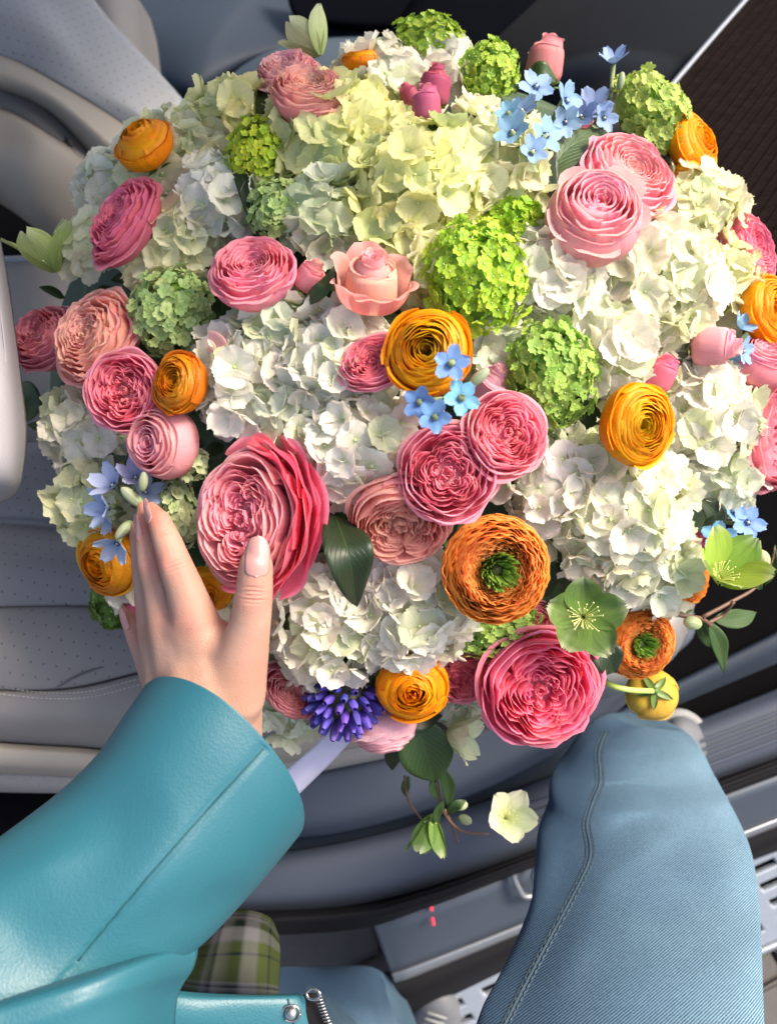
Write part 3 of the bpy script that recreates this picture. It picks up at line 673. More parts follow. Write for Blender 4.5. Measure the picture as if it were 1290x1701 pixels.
hellebore(2, 718, 1352, 36, HG, 'drooping green hellebore at the bottom left of the white one', -.02, (-.2, -.9, .3), .2)

def muscari():
    root = empty('violet_hyacinth', frame(572, 1158, D(572, 1158) - .015, (-.1, -.7, .7), 0, 56), 'violet blue spike of small closed bells beside the ribbon', 'hyacinth')
    parts = []
    def bell(u, v):
        a = u * 6.283; r_ = .5 * math.sin(math.pi * min(.92, .08 + v * .8)) ** .7 * (1 + .12 * math.cos(5 * a) * v); return (r_ * math.cos(a) * .8, r_ * math.sin(a) * .8, v * 2.0)
    me = mesh('bell', *(lambda g: (g[0], g[1], M_MUS, g[2]))(grid(bell, 10, 8)))
    for i, v in enumerate(dome_dirs(62, -.35)):
        s = rnd(.26, .33); n = (v + Vector((0, 0, .55))).normalized()
        mb = Matrix.Translation(Vector((v.x * .72, v.y * .72, v.z * .7))) @ n.to_track_quat('Z', 'Y').to_matrix().to_4x4() @ Matrix.Diagonal((s, s, s, 1))
        obj('bell', me, root, vary((.12, .09, .50), .25), mb)
    obj('spike_core', mesh('spike_core', *(lambda g: (g[0], g[1], M_DARKC, g[2]))(ball((0, 0, 0), .7, 10, 8))), root)
muscari()

def leaf_geo(p0, p1, p2, wd, nrm, nu=8, nv=16, wav=.0, fold=.25):
    """leaf along p0-p1-p2, width wd (m), nrm = facing"""
    pts = [Vector(p0), Vector(p1), Vector(p2)]
    def f(u, v):
        c = cr(pts, v); t = (cr(pts, min(1, v + .02)) - cr(pts, max(0, v - .02))).normalized(); a = t.cross(nrm).normalized(); nn = a.cross(t)
        s = u * 2 - 1; w_ = wd * math.sin(math.pi * min(1, v ** .85 * .97 + .03)) ** .8
        if v > .999: w_ = 0.0002
        return c + a * s * w_ + nn * (abs(s) * fold * w_ + wav * math.sin(9 * v + 2 * s) * abs(s))
    return grid(f, nu, nv)
def leaf(name, pts, wd_px, mat, label, face=(0, 0, 1), wav=.0008, parent=None, cat='leaf', group='single leaves in the bouquet'):
    w3 = [P(x, y, D(x, y) + dz) for x, y, dz in pts]; nrm = RC @ Vector(face).normalized()
    g = leaf_geo(*w3, wd_px * D(pts[1][0], pts[1][1]) / FPX, nrm, wav=wav)
    if parent: o = wmesh('leaf', g, mat, parent); solid(o, .0005); return o
    root = empty(name, Matrix.Translation(w3[0]), label, cat, group); root.location = w3[0]; VL.update()
    o = wmesh('blade', g, mat, root); solid(o, .0005)
    m3 = tube([w3[0], w3[1], w3[2]], [.0007, .0005, .0002], 6)
    m3 = ([v - nrm * .0002 for v in m3[0]], m3[1], m3[2]); wmesh('midrib', m3, M_LEAFM, root); return root
leaf('leaf', [(556, 858, -.02), (580, 925, -.065), (592, 1008, -.045)], 36, M_LEAFD, 'dark glossy leaf beside the largest hot pink rose', (.3, .1, 1))
leaf('leaf', [(905, 300, .0), (945, 245, -.012), (1012, 218, -.005)], 34, M_LEAFM, 'broad green leaf below the greyish blue flowers', (.1, .3, 1))
leaf('leaf', [(918, 330, .0), (905, 255, -.015), (912, 200, .0)], 18, M_LEAFD, 'dark upright leaf right of the pale blue flowers')
leaf('leaf', [(470, 225, .01), (450, 185, -.005), (432, 140, -.005)], 24, M_LEAFD, 'dark leaf left of the salmon rose at the top')
leaf('leaf', [(430, 215, .01), (410, 175, 0), (380, 148, 0)], 18, M_LEAFM, 'green leaf tip leaning left at the top rim')
leaf('leaf', [(480, 240, .01), (470, 195, -.01), (458, 160, -.01)], 20, M_LEAFM, 'broad green leaf close beside the salmon rose')
leaf('leaf', [(850, 215, 0), (815, 208, -.02), (778, 222, -.01)], 18, M_LEAFD, 'dark leaf under the pale blue flowers')
leaf('leaf', [(700, 215, -.02), (735, 205, -.035), (748, 172, -.03)], 10, M_LEAFM, 'narrow curved sepal leaf beside the front dark pink bud')
leaf('leaf', [(760, 190, -.01), (795, 195, -.025), (830, 168, -.02)], 9, M_LEAFM, 'narrow green leaf across the foot of the tall lime snowball')
leaf('leaf', [(870, 132, .0), (900, 122, -.02), (925, 135, -.01)], 18, M_LEAFM, 'green leaf under the lone bud at the top rim')
leaf('leaf', [(500, 505, -.01), (535, 480, -.03), (558, 440, -.02)], 12, M_LEAFM, 'small green leaf between the little pink bud and the peach rose')
leaf('leaf', [(432, 395, 0), (405, 300, -.02), (385, 265, -.02)], 14, M_LEAFD, 'dark leaf in the gap left of the slim lime snowball')
leaf('leaf', [(990, 1060, -.03), (1010, 1095, -.052), (1022, 1118, -.05)], 24, M_LEAFD, 'blue green leaf between the green hellebore and the orange ranunculus')
leaf('leaf', [(1165, 830, .0), (1188, 858, -.01), (1165, 885, 0)], 18, M_LEAFD, 'dark green leaf behind the right blue flowers')
leaf('leaf', [(690, 1195, .0), (708, 1250, -.02), (722, 1300, -.03)], 44, M_LEAFM, 'rounded green leaf hanging below the lilac rose')
leaf('leaf', [(672, 1225, .01), (655, 1250, -.005), (650, 1280, 0)], 16, M_LEAFD, 'small dark leaf under the lilac rose')
leaf('leaf', [(650, 1180, .0), (690, 1195, -.012), (735, 1190, 0)], 20, M_LEAFD, 'dark green leaf under the bottom yellow ranunculus')
leaf('leaf', [(30, 640, .03), (48, 665, .02), (45, 700, .03)], 24, M_LEAFM, 'shaded green leaf at the far left rim')
leaf('leaf', [(195, 1040, .02), (215, 985, .01), (228, 950, .01)], 16, M_LEAFM, 'green leaf between the fingers and the lower left ranunculus')
# brown branch at the lower right
def branch(name, label, paths, leaves, buds, mat):
    x, y, dz = paths[0][0][0]; p0 = P(x, y, D(x, y) + dz); root = empty(name, Matrix.Translation(p0), label, 'branch'); root.location = p0; VL.update()
    for pts, r0, r1 in paths:
        ws = [P(a, b, D(a, b) + c) for a, b, c in pts]; n = len(ws)
        wmesh('stem', tube(ws, [r0 + (r1 - r0) * i / (n - 1) for i in range(n)], 8), mat, root)
    for pts, wd, face in leaves: leaf('leaf', pts, wd, M_LEAFM, None, face, parent=root)
    for a, b, c, r, fx, fy in buds:
        mw = frame(a, b, D(a, b) + c, (fx, fy, .3), 0, r)
        o = obj('bud', mesh('bud', *(lambda g: (g[0], g[1], M_HEL, g[2]))(ball((0, 0, 0), 1, 12, 8, (.68, .68, 1)))), root, (.55, .62, .36)); child_world(o, root, mw)
branch('hellebore_branch', 'brown hellebore branch with buds and leaves reaching out at the lower right',
       [([(1080, 1005, -.02), (1130, 1022, -.035), (1165, 1028, -.04), (1180, 1040, -.04)], .0021, .0017), ([(1165, 1026, -.04), (1210, 1002, -.045), (1255, 975, -.045), (1280, 935, -.045), (1286, 910, -.045)], .0019, .0008),
        ([(1175, 1035, -.04), (1200, 1022, -.04), (1218, 1000, -.05)], .0017, .0015)],
       [([(1178, 1035, -.04), (1195, 1075, -.05), (1203, 1118, -.045)], 14, (.2, 0, 1)), ([(1185, 1030, -.035), (1225, 1028, -.035), (1256, 1018, -.03)], 15, (0, .3, 1)), ([(1160, 1030, -.03), (1168, 1055, -.03), (1178, 1076, -.03)], 9, (0, 0, 1)),
        ([(1095, 1000, -.01), (1125, 1008, -.02), (1150, 1015, -.01)], 12, (0, .3, 1)), ([(1262, 980, -.045), (1256, 955, -.05), (1262, 925, -.045)], 9, (0, 0, 1)), ([(1268, 972, -.04), (1282, 945, -.045), (1287, 905, -.04)], 7, (-.5, 0, 1))],
       [(1150, 1035, -.045, 17, -.9, .2), (1266, 930, -.05, 18, -.3, .9)], M_STEMR)
branch('hellebore_branch', 'drooping hellebore stems with small leaves and buds below the bouquet',
       [([(725, 1290, -.02), (735, 1345, -.03), (765, 1380, -.035), (812, 1386, -.04)], .0015, .0010), ([(672, 1290, 0), (678, 1330, -.01), (700, 1362, -.015)], .0012, .0010), ([(738, 1345, -.03), (752, 1375, -.03), (760, 1400, -.03)], .0015, .001),
        ([(700, 1230, .0), (722, 1290, -.02)], .002, .0015)],
       [([(678, 1290, 0), (673, 1308, -.005), (675, 1326, 0)], 7, (0, 0, 1)), ([(733, 1275, -.02), (744, 1305, -.03), (746, 1345, -.03)], 11, (0, 0, 1)), ([(722, 1290, -.02), (720, 1310, -.03), (728, 1330, -.03)], 7, (0, 0, 1)),
        ([(735, 1330, -.03), (726, 1352, -.035), (727, 1376, -.03)], 8, (.4, 0, 1)), ([(742, 1352, -.03), (758, 1338, -.035), (774, 1330, -.03)], 8, (0, .3, 1))],
       [(764, 1338, -.03, 13, .8, .2), (772, 1362, -.02, 12, .7, -.2)], M_STEMR)
# yellow ranunculus seen from behind with its stem
t = ran(1, 1083, 1152, 40, 'small yellow ranunculus turned away showing its green sepals and stem', col=(.80, .55, .10), cin=(.7, .5, .1), dz=-.02, face=(.15, -.3, -.8))
VL.update()
a = t.matrix_world @ Vector((0, 0, -.7)); g = tube([a, P(1045, 1146, D(1045, 1146) - .045), P(1012, 1137, D(1012, 1137) - .03), P(990, 1115, D(990, 1115))], [.0024, .0024, .0026, .0028], 10)
inv = t.matrix_world.inverted(); obj('stem', mesh('stem', [inv @ v for v in g[0]], g[1], plain('pale_stem', (.42, .60, .14), .4), g[2]), t)
# fallen petal
o = obj('curled_petal', mesh('curled_petal', *(lambda g: (g[0], g[1], M_ROSE, g[2]))(petal(0, 1.2, [(.1, -.5), (.7, -.3), (1, .2), (.95, .7)], .05, 5, 1))), None, PALE)
o.matrix_world = frame(345, 578, D(345, 578) - .03, (.5, .1), .3, 28); tag(o, 'curled pink petal right of the small orange ranunculus', 'petal')
# ribbon
rb = [[P(560, 1195, .66), P(575, 1215, .6595), P(588, 1225, .663)], [P(520, 1240, .665), P(535, 1258, .667), P(548, 1268, .671)], [P(470, 1285, .68), P(488, 1302, .6785), P(503, 1312, .686)], [P(425, 1325, .70), P(445, 1345, .700), P(460, 1355, .70)]]
o = obj('ribbon', mesh('ribbon', *(lambda g: (g[0], g[1], plain('satin_ribbon', (.62, .62, .82), .35, .05, 60, .05), g[2]))(sheet(rb, 8, 6)))); solid(o, .0006)
tag(o, 'pale lavender satin ribbon hanging below the violet bells', 'ribbon')

# filler foliage under the blooms: nobody could count it
def foliage():
    parts = []
    def dome(u, v):
        a = u * 6.2832; q = v * .93; px = 660 + 640 * q * math.cos(a) * (1 if math.cos(a) > 0 else .97); py = 640 - 600 * q * math.sin(a) * (.92 if math.sin(a) < 0 else .93)
        if py > 1120: py = 1120 + (py - 1120) * .4
        return P(px, py, D(px, py) + .065 + .02 * q)
    parts.append(grid(dome, 48, 16))
    for i in range(900):
        q = math.sqrt(R.random()) * .93; a = rnd(0, 6.283); px = 660 + 625 * q * math.cos(a); py = 640 - 555 * q * math.sin(a)
        p = P(px, py, D(px, py) + rnd(.03, .06)); d = (RC @ Vector((rnd(-1, 1), rnd(-1, 1), rnd(.1, .8)))).normalized() * rnd(.015, .026)
        nrm = (RC @ Vector((rnd(-.6, .6), rnd(-.6, .6), 1))).normalized()
        parts.append(leaf_geo(p, p + d * .5 + nrm * .002, p + d, rnd(.004, .007), nrm, 2, 5))
    o = obj('filler_foliage', mesh('filler_foliage', *(lambda g: (g[0], g[1], M_FOL, g[2]))(join(parts)))); tag(o, 'dark green filler leaves between and beneath the blooms', 'foliage', kind='stuff')
foliage()

# ================================================================== car and setting
def leather(name, col, rough=0.5, scale=900, bump=0.25, perf=None, noise=.05):
    m, nt, b = newmat(name); L = nt.links; tc = N(nt, 'ShaderNodeTexCoord')
    nz = N(nt, 'ShaderNodeTexNoise', i_Scale=7.0, i_Detail=4.0); L.new(tc.outputs['Object'], nz.inputs[0])
    c = mixc(nt, nz.outputs[0], tuple(x * (1 - noise) for x in col), tuple(min(1, x * (1 + noise)) for x in col))
    vo = N(nt, 'ShaderNodeTexVoronoi', i_Scale=float(scale)); L.new(tc.outputs['Object'], vo.inputs[0])
    n2 = N(nt, 'ShaderNodeTexNoise', i_Scale=float(scale) * .35, i_Detail=4.0); L.new(tc.outputs['Object'], n2.inputs[0])
    h = mathn(nt, 'ADD', vo.outputs[0], n2.outputs[0])
    if perf:   # pin-prick perforation, staggered rows in metres
        mp = N(nt, 'ShaderNodeMapping'); mp.inputs['Rotation'].default_value = (0, 0, .12); mp.inputs['Scale'].default_value = (1 / perf, 1 / perf, 0); L.new(tc.outputs['Object'], mp.inputs[0])
        sp = N(nt, 'ShaderNodeSeparateXYZ'); L.new(mp.outputs[0], sp.inputs[0])
        row = mathn(nt, 'FLOOR', sp.outputs[1]); sh = mathn(nt, 'MULTIPLY', mathn(nt, 'MODULO', row, 2.0), .5)
        fx = mathn(nt, 'SUBTRACT', mathn(nt, 'FRACT', mathn(nt, 'ADD', sp.outputs[0], sh)), .5); fy = mathn(nt, 'SUBTRACT', mathn(nt, 'FRACT', sp.outputs[1]), .5)
        d = mathn(nt, 'SQRT', mathn(nt, 'ADD', mathn(nt, 'MULTIPLY', fx, fx), mathn(nt, 'MULTIPLY', fy, fy)))
        hole = ramp(nt, d, [(.045, (1, 1, 1)), (.10, (0, 0, 0))])
        c = mixc(nt, mathn(nt, 'MULTIPLY', hole, .75), c, (.02, .02, .022)); h = mathn(nt, 'SUBTRACT', h, mathn(nt, 'MULTIPLY', hole, 4.0))
    L.new(c, b.inputs['Base Color']); b.inputs['Roughness'].default_value = rough
    bp = N(nt, 'ShaderNodeBump', i_Strength=bump, i_Distance=0.0005); L.new(h, bp.inputs['Height']); L.new(bp.outputs[0], b.inputs['Normal'])
    return m
M_SEAT = leather('seat_leather', (.185, .18, .176), .5); M_PERF = leather('seat_leather_perforated', (.180, .175, .174), .55, perf=.0125)
M_SEATC = leather('seat_leather_cream', (.29, .265, .225), .5); M_FABR = plain('seat_base_fabric', (.26, .25, .24), .9, .3, 300, .5, bscale=900)
M_SEAM = plain('seam_shadow_groove', (.10, .10, .11), .9, bump=0); M_THR = plain('stitch_thread', (.55, .54, .52), .7, bump=0)
M_PLB = plain('blue_grey_plastic', (.026, .037, .055), .6, .05, 30, .08, bscale=700, bdist=.0004, spec=.15); M_PLD = plain('dark_plastic', (.0025, .003, .005), .9, .1, 30, .08, bscale=600, bdist=.0004, spec=.01)
M_SILL = plain('sill_paint', (.055, .068, .095), .62, .04, 20, .05, bscale=500, bdist=.0003, spec=.25); M_SILL2 = plain('sill_plate_metal', (.065, .082, .11), .45, .06, 60, .08, metal=.35, bscale=900)
M_RUB = plain('rubber', (.009, .009, .011), .8, .2, 60, .15, bscale=300, spec=.15); M_BLK = plain('black_carpet', (.0025, .0025, .003), 1.0, .3, 200, .3, bscale=600, spec=.05)
M_SLV = plain('silver_trim', (.26, .28, .31), .4, .03, 30, 0, metal=.7); M_RB = plain('running_board_metal', (.30, .34, .40), .5, .1, 120, .2, metal=.5, bscale=400)
M_GLS = plain('black_gloss', (.0014, .002, .004), .3, .6, 9, 0, spec=.03); M_BAG = leather('white_leather', (.30, .295, .315), .55, 500, .2)
M_RIB = plain('dark_wood_trim', (.030, .022, .020), .35, .4, 60, .2, bscale=150); M_RIBL = plain('trim_inlay', (.03, .026, .026), .9, bump=0, spec=.02)
def wood():
    m, nt, b = newmat('ribbed_wood'); L = nt.links; tc = N(nt, 'ShaderNodeTexCoord'); mp = N(nt, 'ShaderNodeMapping'); mp.inputs['Rotation'].default_value = (0, 0, -.8); mp.inputs['Scale'].default_value = (60, 800, 60); L.new(tc.outputs['Object'], mp.inputs[0])
    nz = N(nt, 'ShaderNodeTexNoise', i_Scale=1.0, i_Detail=5.0); L.new(mp.outputs[0], nz.inputs[0]); L.new(ramp(nt, nz.outputs[0], [(.3, (.0035, .0025, .0025)), (.7, (.013, .009, .008))]), b.inputs['Base Color']); b.inputs['Roughness'].default_value = .9; b.inputs['Specular IOR Level'].default_value = .02; return m
M_RIB = wood()

CAR = empty('car', Matrix.Identity(4), 'car interior with pale leather seats and blue grey door sill around the bouquet', 'car')
def carroot(name, at, label, cat=None, group=None, top=False):
    o = bpy.data.objects.new(name, None); o.empty_display_size = .05; link(o, None if top else CAR); o.location = at
    tag(o, label, cat if top else None); VL.update(); return o
def part(name, geo, mat, root, th=None, color=None):
    o = wmesh(name, geo, mat, root, color)
    if th: solid(o, th, -1)
    return o
def PR(pts): return [P(*p) for p in pts]
def flip_up(geo):
    """make faces look towards the camera"""
    v, f, u = geo; a, b, c = (v[f[len(f) // 2][i]] for i in (0, 1, 2)); n = (b - a).cross(c - a)
    if n.dot(CAM_LOC - a) < 0: f = [q[::-1] for q in f]
    return v, f, u
def SH(rows, nu=40, per=6): return flip_up(sheet([PR(r) for r in rows], nu, per))
def stitches(pts, root, sp=.0045, r=.00045, lift=.0008):
    ws = PR(pts); n = 200; C = [cr(ws, i / n) for i in range(n + 1)]; ln = sum((C[i + 1] - C[i]).length for i in range(n)); k = int(ln / sp); parts = []
    nrm = (RC @ Vector((0, 0, 1)))
    for i in range(k):
        a, b = cr(ws, (i + .1) / k) + nrm * lift * .3, cr(ws, (i + .8) / k) + nrm * lift * .3; m = (a + b) / 2 + nrm * lift
        parts.append(tube([a, m, b], [r * .6, r, r * .6], 5, 2))
    o = wmesh('stitching', join(parts), M_THR, root); o['kind'] = 'stuff'; return o

# seat under and left of the bouquet (the camera looks down on it); depths follow a cushion about 0.9 m above the ground
seat = carroot('seat', P(250, 1100, .84), 'grey perforated leather seat at the lower left')
part('cushion', SH([[(-140, 740, .85), (200, 730, .87), (420, 720, .88), (720, 700, .9)],
    [(-140, 830, .82), (60, 842, .83), (300, 850, .85), (720, 780, .88)], [(-140, 853, .822), (40, 867, .834), (300, 880, .852), (720, 800, .885)], [(-140, 868, .815), (60, 885, .828), (300, 900, .845), (720, 830, .88)],
    [(-140, 940, .79), (70, 940, .80), (300, 945, .815), (720, 900, .87)],
    [(-140, 1004, .793), (80, 1000, .803), (300, 995, .82), (720, 950, .87)], [(-140, 1012, .797), (80, 1007, .807), (300, 1002, .824), (720, 955, .875)], [(-140, 1020, .79), (80, 1015, .80), (300, 1010, .818), (720, 960, .87)],
    [(-140, 1080, .775), (70, 1080, .785), (300, 1060, .805), (720, 1000, .86)], [(-140, 1132, .78), (90, 1138, .785), (300, 1098, .81), (720, 1040, .86)], [(-140, 1140, .786), (100, 1145, .791), (300, 1105, .816), (720, 1045, .866)]], 90, 5), M_PERF, seat, .012)
part('front_bolster', SH([[(-140, 1140, .786), (100, 1145, .791), (300, 1105, .816), (720, 1045, .866)], [(-140, 1147, .779), (100, 1153, .784), (300, 1114, .808), (720, 1052, .86)],
    [(-140, 1185, .775), (100, 1190, .782), (330, 1180, .80), (720, 1110, .86)], [(-140, 1210, .79), (100, 1222, .80), (330, 1222, .82), (720, 1150, .875)], [(-140, 1222, .815), (100, 1240, .825), (330, 1245, .84), (720, 1175, .89)]], 80, 6), M_SEAT, seat, .01)
part('seat_rim', SH([[(-140, 1223, .812), (100, 1240, .822), (330, 1247, .838), (720, 1172, .892)], [(-140, 1236, .800), (100, 1252, .812), (330, 1260, .83), (720, 1182, .885)], [(-140, 1262, .805), (100, 1275, .815), (330, 1278, .835), (720, 1200, .89)], [(-140, 1278, .83), (100, 1290, .84), (330, 1292, .855), (720, 1215, .91)]], 60, 6), M_SEATC, seat, .01)
part('seat_base', SH([[(-140, 1276, .835), (100, 1290, .845), (330, 1292, .86), (720, 1212, .915)], [(-140, 1300, .86), (100, 1314, .87), (330, 1314, .885), (720, 1240, .94)], [(-140, 1313, .92), (100, 1318, .94), (330, 1316, .96), (720, 1246, 1.0)]], 60, 5), M_FABR, seat, .01)
part('seam_groove', tube(PR([(95, 1142, .784), (140, 1118, .788), (215, 1097, .800), (330, 1078, .812)]), [.0006, .0014, .0014, .0006], 6), M_SEAM, seat)
for pts in ([(-20, 1139, .785), (70, 1150, .784), (150, 1148, .788), (230, 1128, .799), (330, 1108, .808)], [(-20, 1150, .779), (70, 1160, .779), (150, 1158, .785), (230, 1138, .797), (330, 1118, .806)]): stitches(pts, seat)

back = carroot('seat_back', P(100, 200, 1.02), 'pale leather car seat backrest filling the upper left corner', 'car seat back')
def band(rows, nu=50, per=6): return SH(rows, nu, per)
part('centre_panel', band([[(-40, -60, 1.10), (95, -60, 1.12), (190, 40, 1.13), (300, 160, 1.15), (360, 240, 1.18)], [(-40, -40, 1.07), (70, -10, 1.09), (175, 100, 1.10), (262, 190, 1.13), (320, 250, 1.17)],
    [(-50, 20, 1.05), (60, 45, 1.06), (150, 130, 1.08), (245, 200, 1.12), (310, 265, 1.17)], [(-50, 75, 1.05), (20, 92, 1.06), (115, 143, 1.07), (225, 212, 1.12), (300, 280, 1.17)], [(-50, 82, 1.056), (20, 98, 1.066), (115, 150, 1.076), (225, 222, 1.126), (300, 285, 1.178)]]), M_PERF2 if 'M_PERF2' in globals() else leather('back_leather_perforated', (.27, .29, .31), .5, perf=.0125), back, .01)
part('inner_bolster', band([[(-50, 80, 1.055), (20, 97, 1.064), (115, 148, 1.074), (225, 220, 1.124), (300, 285, 1.176)], [(-50, 90, 1.04), (20, 106, 1.048), (110, 157, 1.06), (215, 235, 1.11), (290, 300, 1.16)], [(-50, 115, 1.02), (20, 128, 1.03), (100, 170, 1.045), (195, 250, 1.09), (270, 320, 1.15)],
    [(-50, 138, 1.03), (15, 145, 1.04), (90, 182, 1.055), (175, 268, 1.10), (250, 340, 1.16)], [(-50, 148, 1.06), (15, 155, 1.07), (85, 190, 1.085), (165, 275, 1.12), (240, 350, 1.18)]]), M_SEATC, back, .01)
part('bolster_groove', band([[(-50, 146, 1.055), (15, 153, 1.065), (85, 188, 1.08), (165, 273, 1.115), (240, 350, 1.18)], [(-50, 165, 1.065), (10, 168, 1.060), (75, 205, 1.07), (155, 290, 1.115), (230, 370, 1.2)], [(-50, 182, 1.05), (5, 182, 1.06), (70, 216, 1.07), (150, 272, 1.11), (215, 350, 1.19)]]), M_SEAT, back, .01)
part('side_panel', band([[(-50, 178, 1.055), (5, 180, 1.06), (75, 217, 1.07), (152, 270, 1.11), (200, 340, 1.17)], [(-50, 190, 1.02), (2, 192, 1.03), (70, 228, 1.04), (148, 283, 1.09), (190, 350, 1.15)], [(-50, 250, 1.02), (0, 262, 1.03), (62, 300, 1.05), (130, 345, 1.10), (180, 400, 1.16)], [(-50, 305, 1.06), (0, 322, 1.08), (60, 365, 1.10), (112, 405, 1.14), (150, 440, 1.2)], [(-50, 320, 1.16), (0, 338, 1.18), (60, 380, 1.2), (110, 420, 1.22), (150, 450, 1.25)]]), M_SEATC, back, .01)
far_ = carroot('second_seat', P(250, 130, 1.4), 'blue grey second seat back behind the pale one at the top left', 'car seat back')
part('seat_shoulder', band([[(60, -60, 1.30), (150, -60, 1.25), (215, -20, 1.27), (250, 30, 1.34)], [(90, -20, 1.28), (165, 20, 1.22), (225, 55, 1.25), (262, 75, 1.34)], [(150, 60, 1.28), (200, 90, 1.22), (240, 120, 1.25), (268, 130, 1.33)], [(200, 120, 1.27), (228, 140, 1.22), (255, 155, 1.24), (270, 172, 1.33)], [(205, 128, 1.29), (230, 147, 1.24), (256, 162, 1.26), (272, 178, 1.34)]], 30), M_SEAT, far_, .01)
part('seat_hip', band([[(200, 122, 1.275), (228, 142, 1.232), (254, 157, 1.25), (270, 174, 1.34)], [(210, 135, 1.26), (232, 150, 1.22), (260, 165, 1.24), (290, 195, 1.3)], [(250, 190, 1.25), (268, 195, 1.22), (285, 205, 1.25), (315, 225, 1.3)], [(270, 250, 1.25), (280, 250, 1.23), (300, 260, 1.26), (330, 270, 1.3)]], 30), M_SEAT, far_, .01)
part('seat_wing', band([[(262, 130, 1.33), (290, 160, 1.34), (325, 180, 1.36), (345, 190, 1.38)], [(264, 150, 1.31), (290, 180, 1.31), (318, 195, 1.33), (345, 205, 1.36)], [(268, 200, 1.31), (290, 215, 1.30), (318, 220, 1.32), (345, 235, 1.36)]], 24), M_SEAT, far_, .01)
rear = carroot('console', P(500, 60, 1.7), 'dark blue grey moulded console panels along the top of the picture', 'console')
part('moulding', band([[(170, -140, 1.9), (380, -150, 1.9), (600, -140, 1.9), (900, -140, 1.9)], [(210, -10, 1.75), (380, -20, 1.7), (500, 0, 1.72), (900, 10, 1.8)], [(240, 70, 1.65), (330, 70, 1.58), (450, 60, 1.62), (900, 30, 1.75)], [(262, 140, 1.6), (320, 150, 1.55), (400, 110, 1.6), (520, 60, 1.7)], [(300, 175, 1.7), (330, 178, 1.7), (370, 150, 1.7), (500, 80, 1.8)]], 50), M_PLB, rear, .01)
part('padded_arch', band([[(345, 175, 1.60), (400, 110, 1.58), (500, 68, 1.56), (640, 62, 1.56), (720, 80, 1.56)], [(345, 185, 1.52), (400, 125, 1.50), (500, 82, 1.48), (640, 76, 1.48), (720, 90, 1.5)], [(350, 230, 1.45), (420, 190, 1.43), (520, 150, 1.42), (640, 140, 1.42), (720, 150, 1.42)], [(350, 300, 1.4), (430, 280, 1.38), (540, 250, 1.38), (640, 240, 1.38), (720, 240, 1.38)]], 50), plain('padded_panel', (.045, .065, .088), .6, .06, 20, .1, bscale=600, bdist=.0004, spec=.2), rear, .01)
part('dark_recess', band([[(470, -60, 1.62), (600, -60, 1.62), (740, -60, 1.62), (870, -60, 1.62)], [(480, 5, 1.60), (600, 0, 1.6), (740, 0, 1.6), (865, 0, 1.6)], [(505, 35, 1.60), (600, 45, 1.6), (740, 48, 1.6), (860, 40, 1.6)], [(550, 45, 1.68), (600, 52, 1.68), (740, 56, 1.68), (855, 60, 1.68)]], 40), M_PLD, rear, .01)
part('trim_strip', tube(PR([(858, -20, 1.5), (858, 15, 1.5), (850, 62, 1.5)]), [.004, .004, .003], 8), plain('grey_strip', (.35, .38, .42), .4, bump=0), rear)

dash = carroot('dashboard_trim', P(1100, 200, .95), 'dark ribbed wood trim beside a black glass panel edged in silver at the upper right', 'dashboard')
gl = [(1241, -8, 1.15), (1105, 150, 1.02), (1000, 270, .95), (820, 270, .98), (720, 160, 1.1), (900, -8, 1.25)]
v = PR(gl); part('glass_panel', flip_up((v, [tuple(range(len(v)))], [(0, 0)] * len(v))), M_GLS, dash, .01)
part('black_surround', SH([[(640, 55, 1.35), (760, -60, 1.4), (1100, -120, 1.4), (1290, -60, 1.3)], [(640, 240, 1.2), (760, 150, 1.2), (1000, 150, 1.1), (1250, 60, 1.2)]], 20, 4), M_PLD, dash, .01)
part('silver_edge', tube(PR([(1250, -14, 1.14), (1180, 66, 1.077), (1108, 150, 1.012), (1040, 228, .95)]), .0038, 10), M_SLV, dash)
def ribs():
    # slats run along the silver edge; the panel spans rows from the edge to the lower right
    a0, a1 = P(1262, -20, 1.14), P(1020, 262, .95)       # along the silver edge
    b0, b1 = P(1560, 120, 1.02), P(1190, 700, .80)       # far side of the panel
    n = 22
    base = [a0, a1, b1, b0]; base = [p + RC @ Vector((0, 0, -.004)) for p in base]
    part('trim_base', flip_up((base, [(0, 1, 2, 3)], [(0, 0)] * 4)), M_RIBL, dash, .01)
    nrm = (a1 - a0).cross(b0 - a0).normalized()
    if nrm.dot(CAM_LOC - a0) < 0: nrm = -nrm
    for i in range(n):
        s0, s1 = i / n, (i + .91) / n
        q = [a0.lerp(b0, s0), a1.lerp(b1, s0), a1.lerp(b1, s1), a0.lerp(b0, s1)]; v = q + [p - nrm * .004 for p in q]
        v[0:4] = [p + (sum(q, Vector()) / 4 - p) * 0 for p in q]
        o = wmesh('rib', ([Vector(p) for p in v], [(0, 1, 2, 3), (0, 4, 5, 1), (1, 5, 6, 2), (2, 6, 7, 3), (3, 7, 4, 0)], [(0, 0)] * 8), M_RIB, dash)
        o.data.polygons.foreach_set('use_smooth', [False] * 5)
ribs()

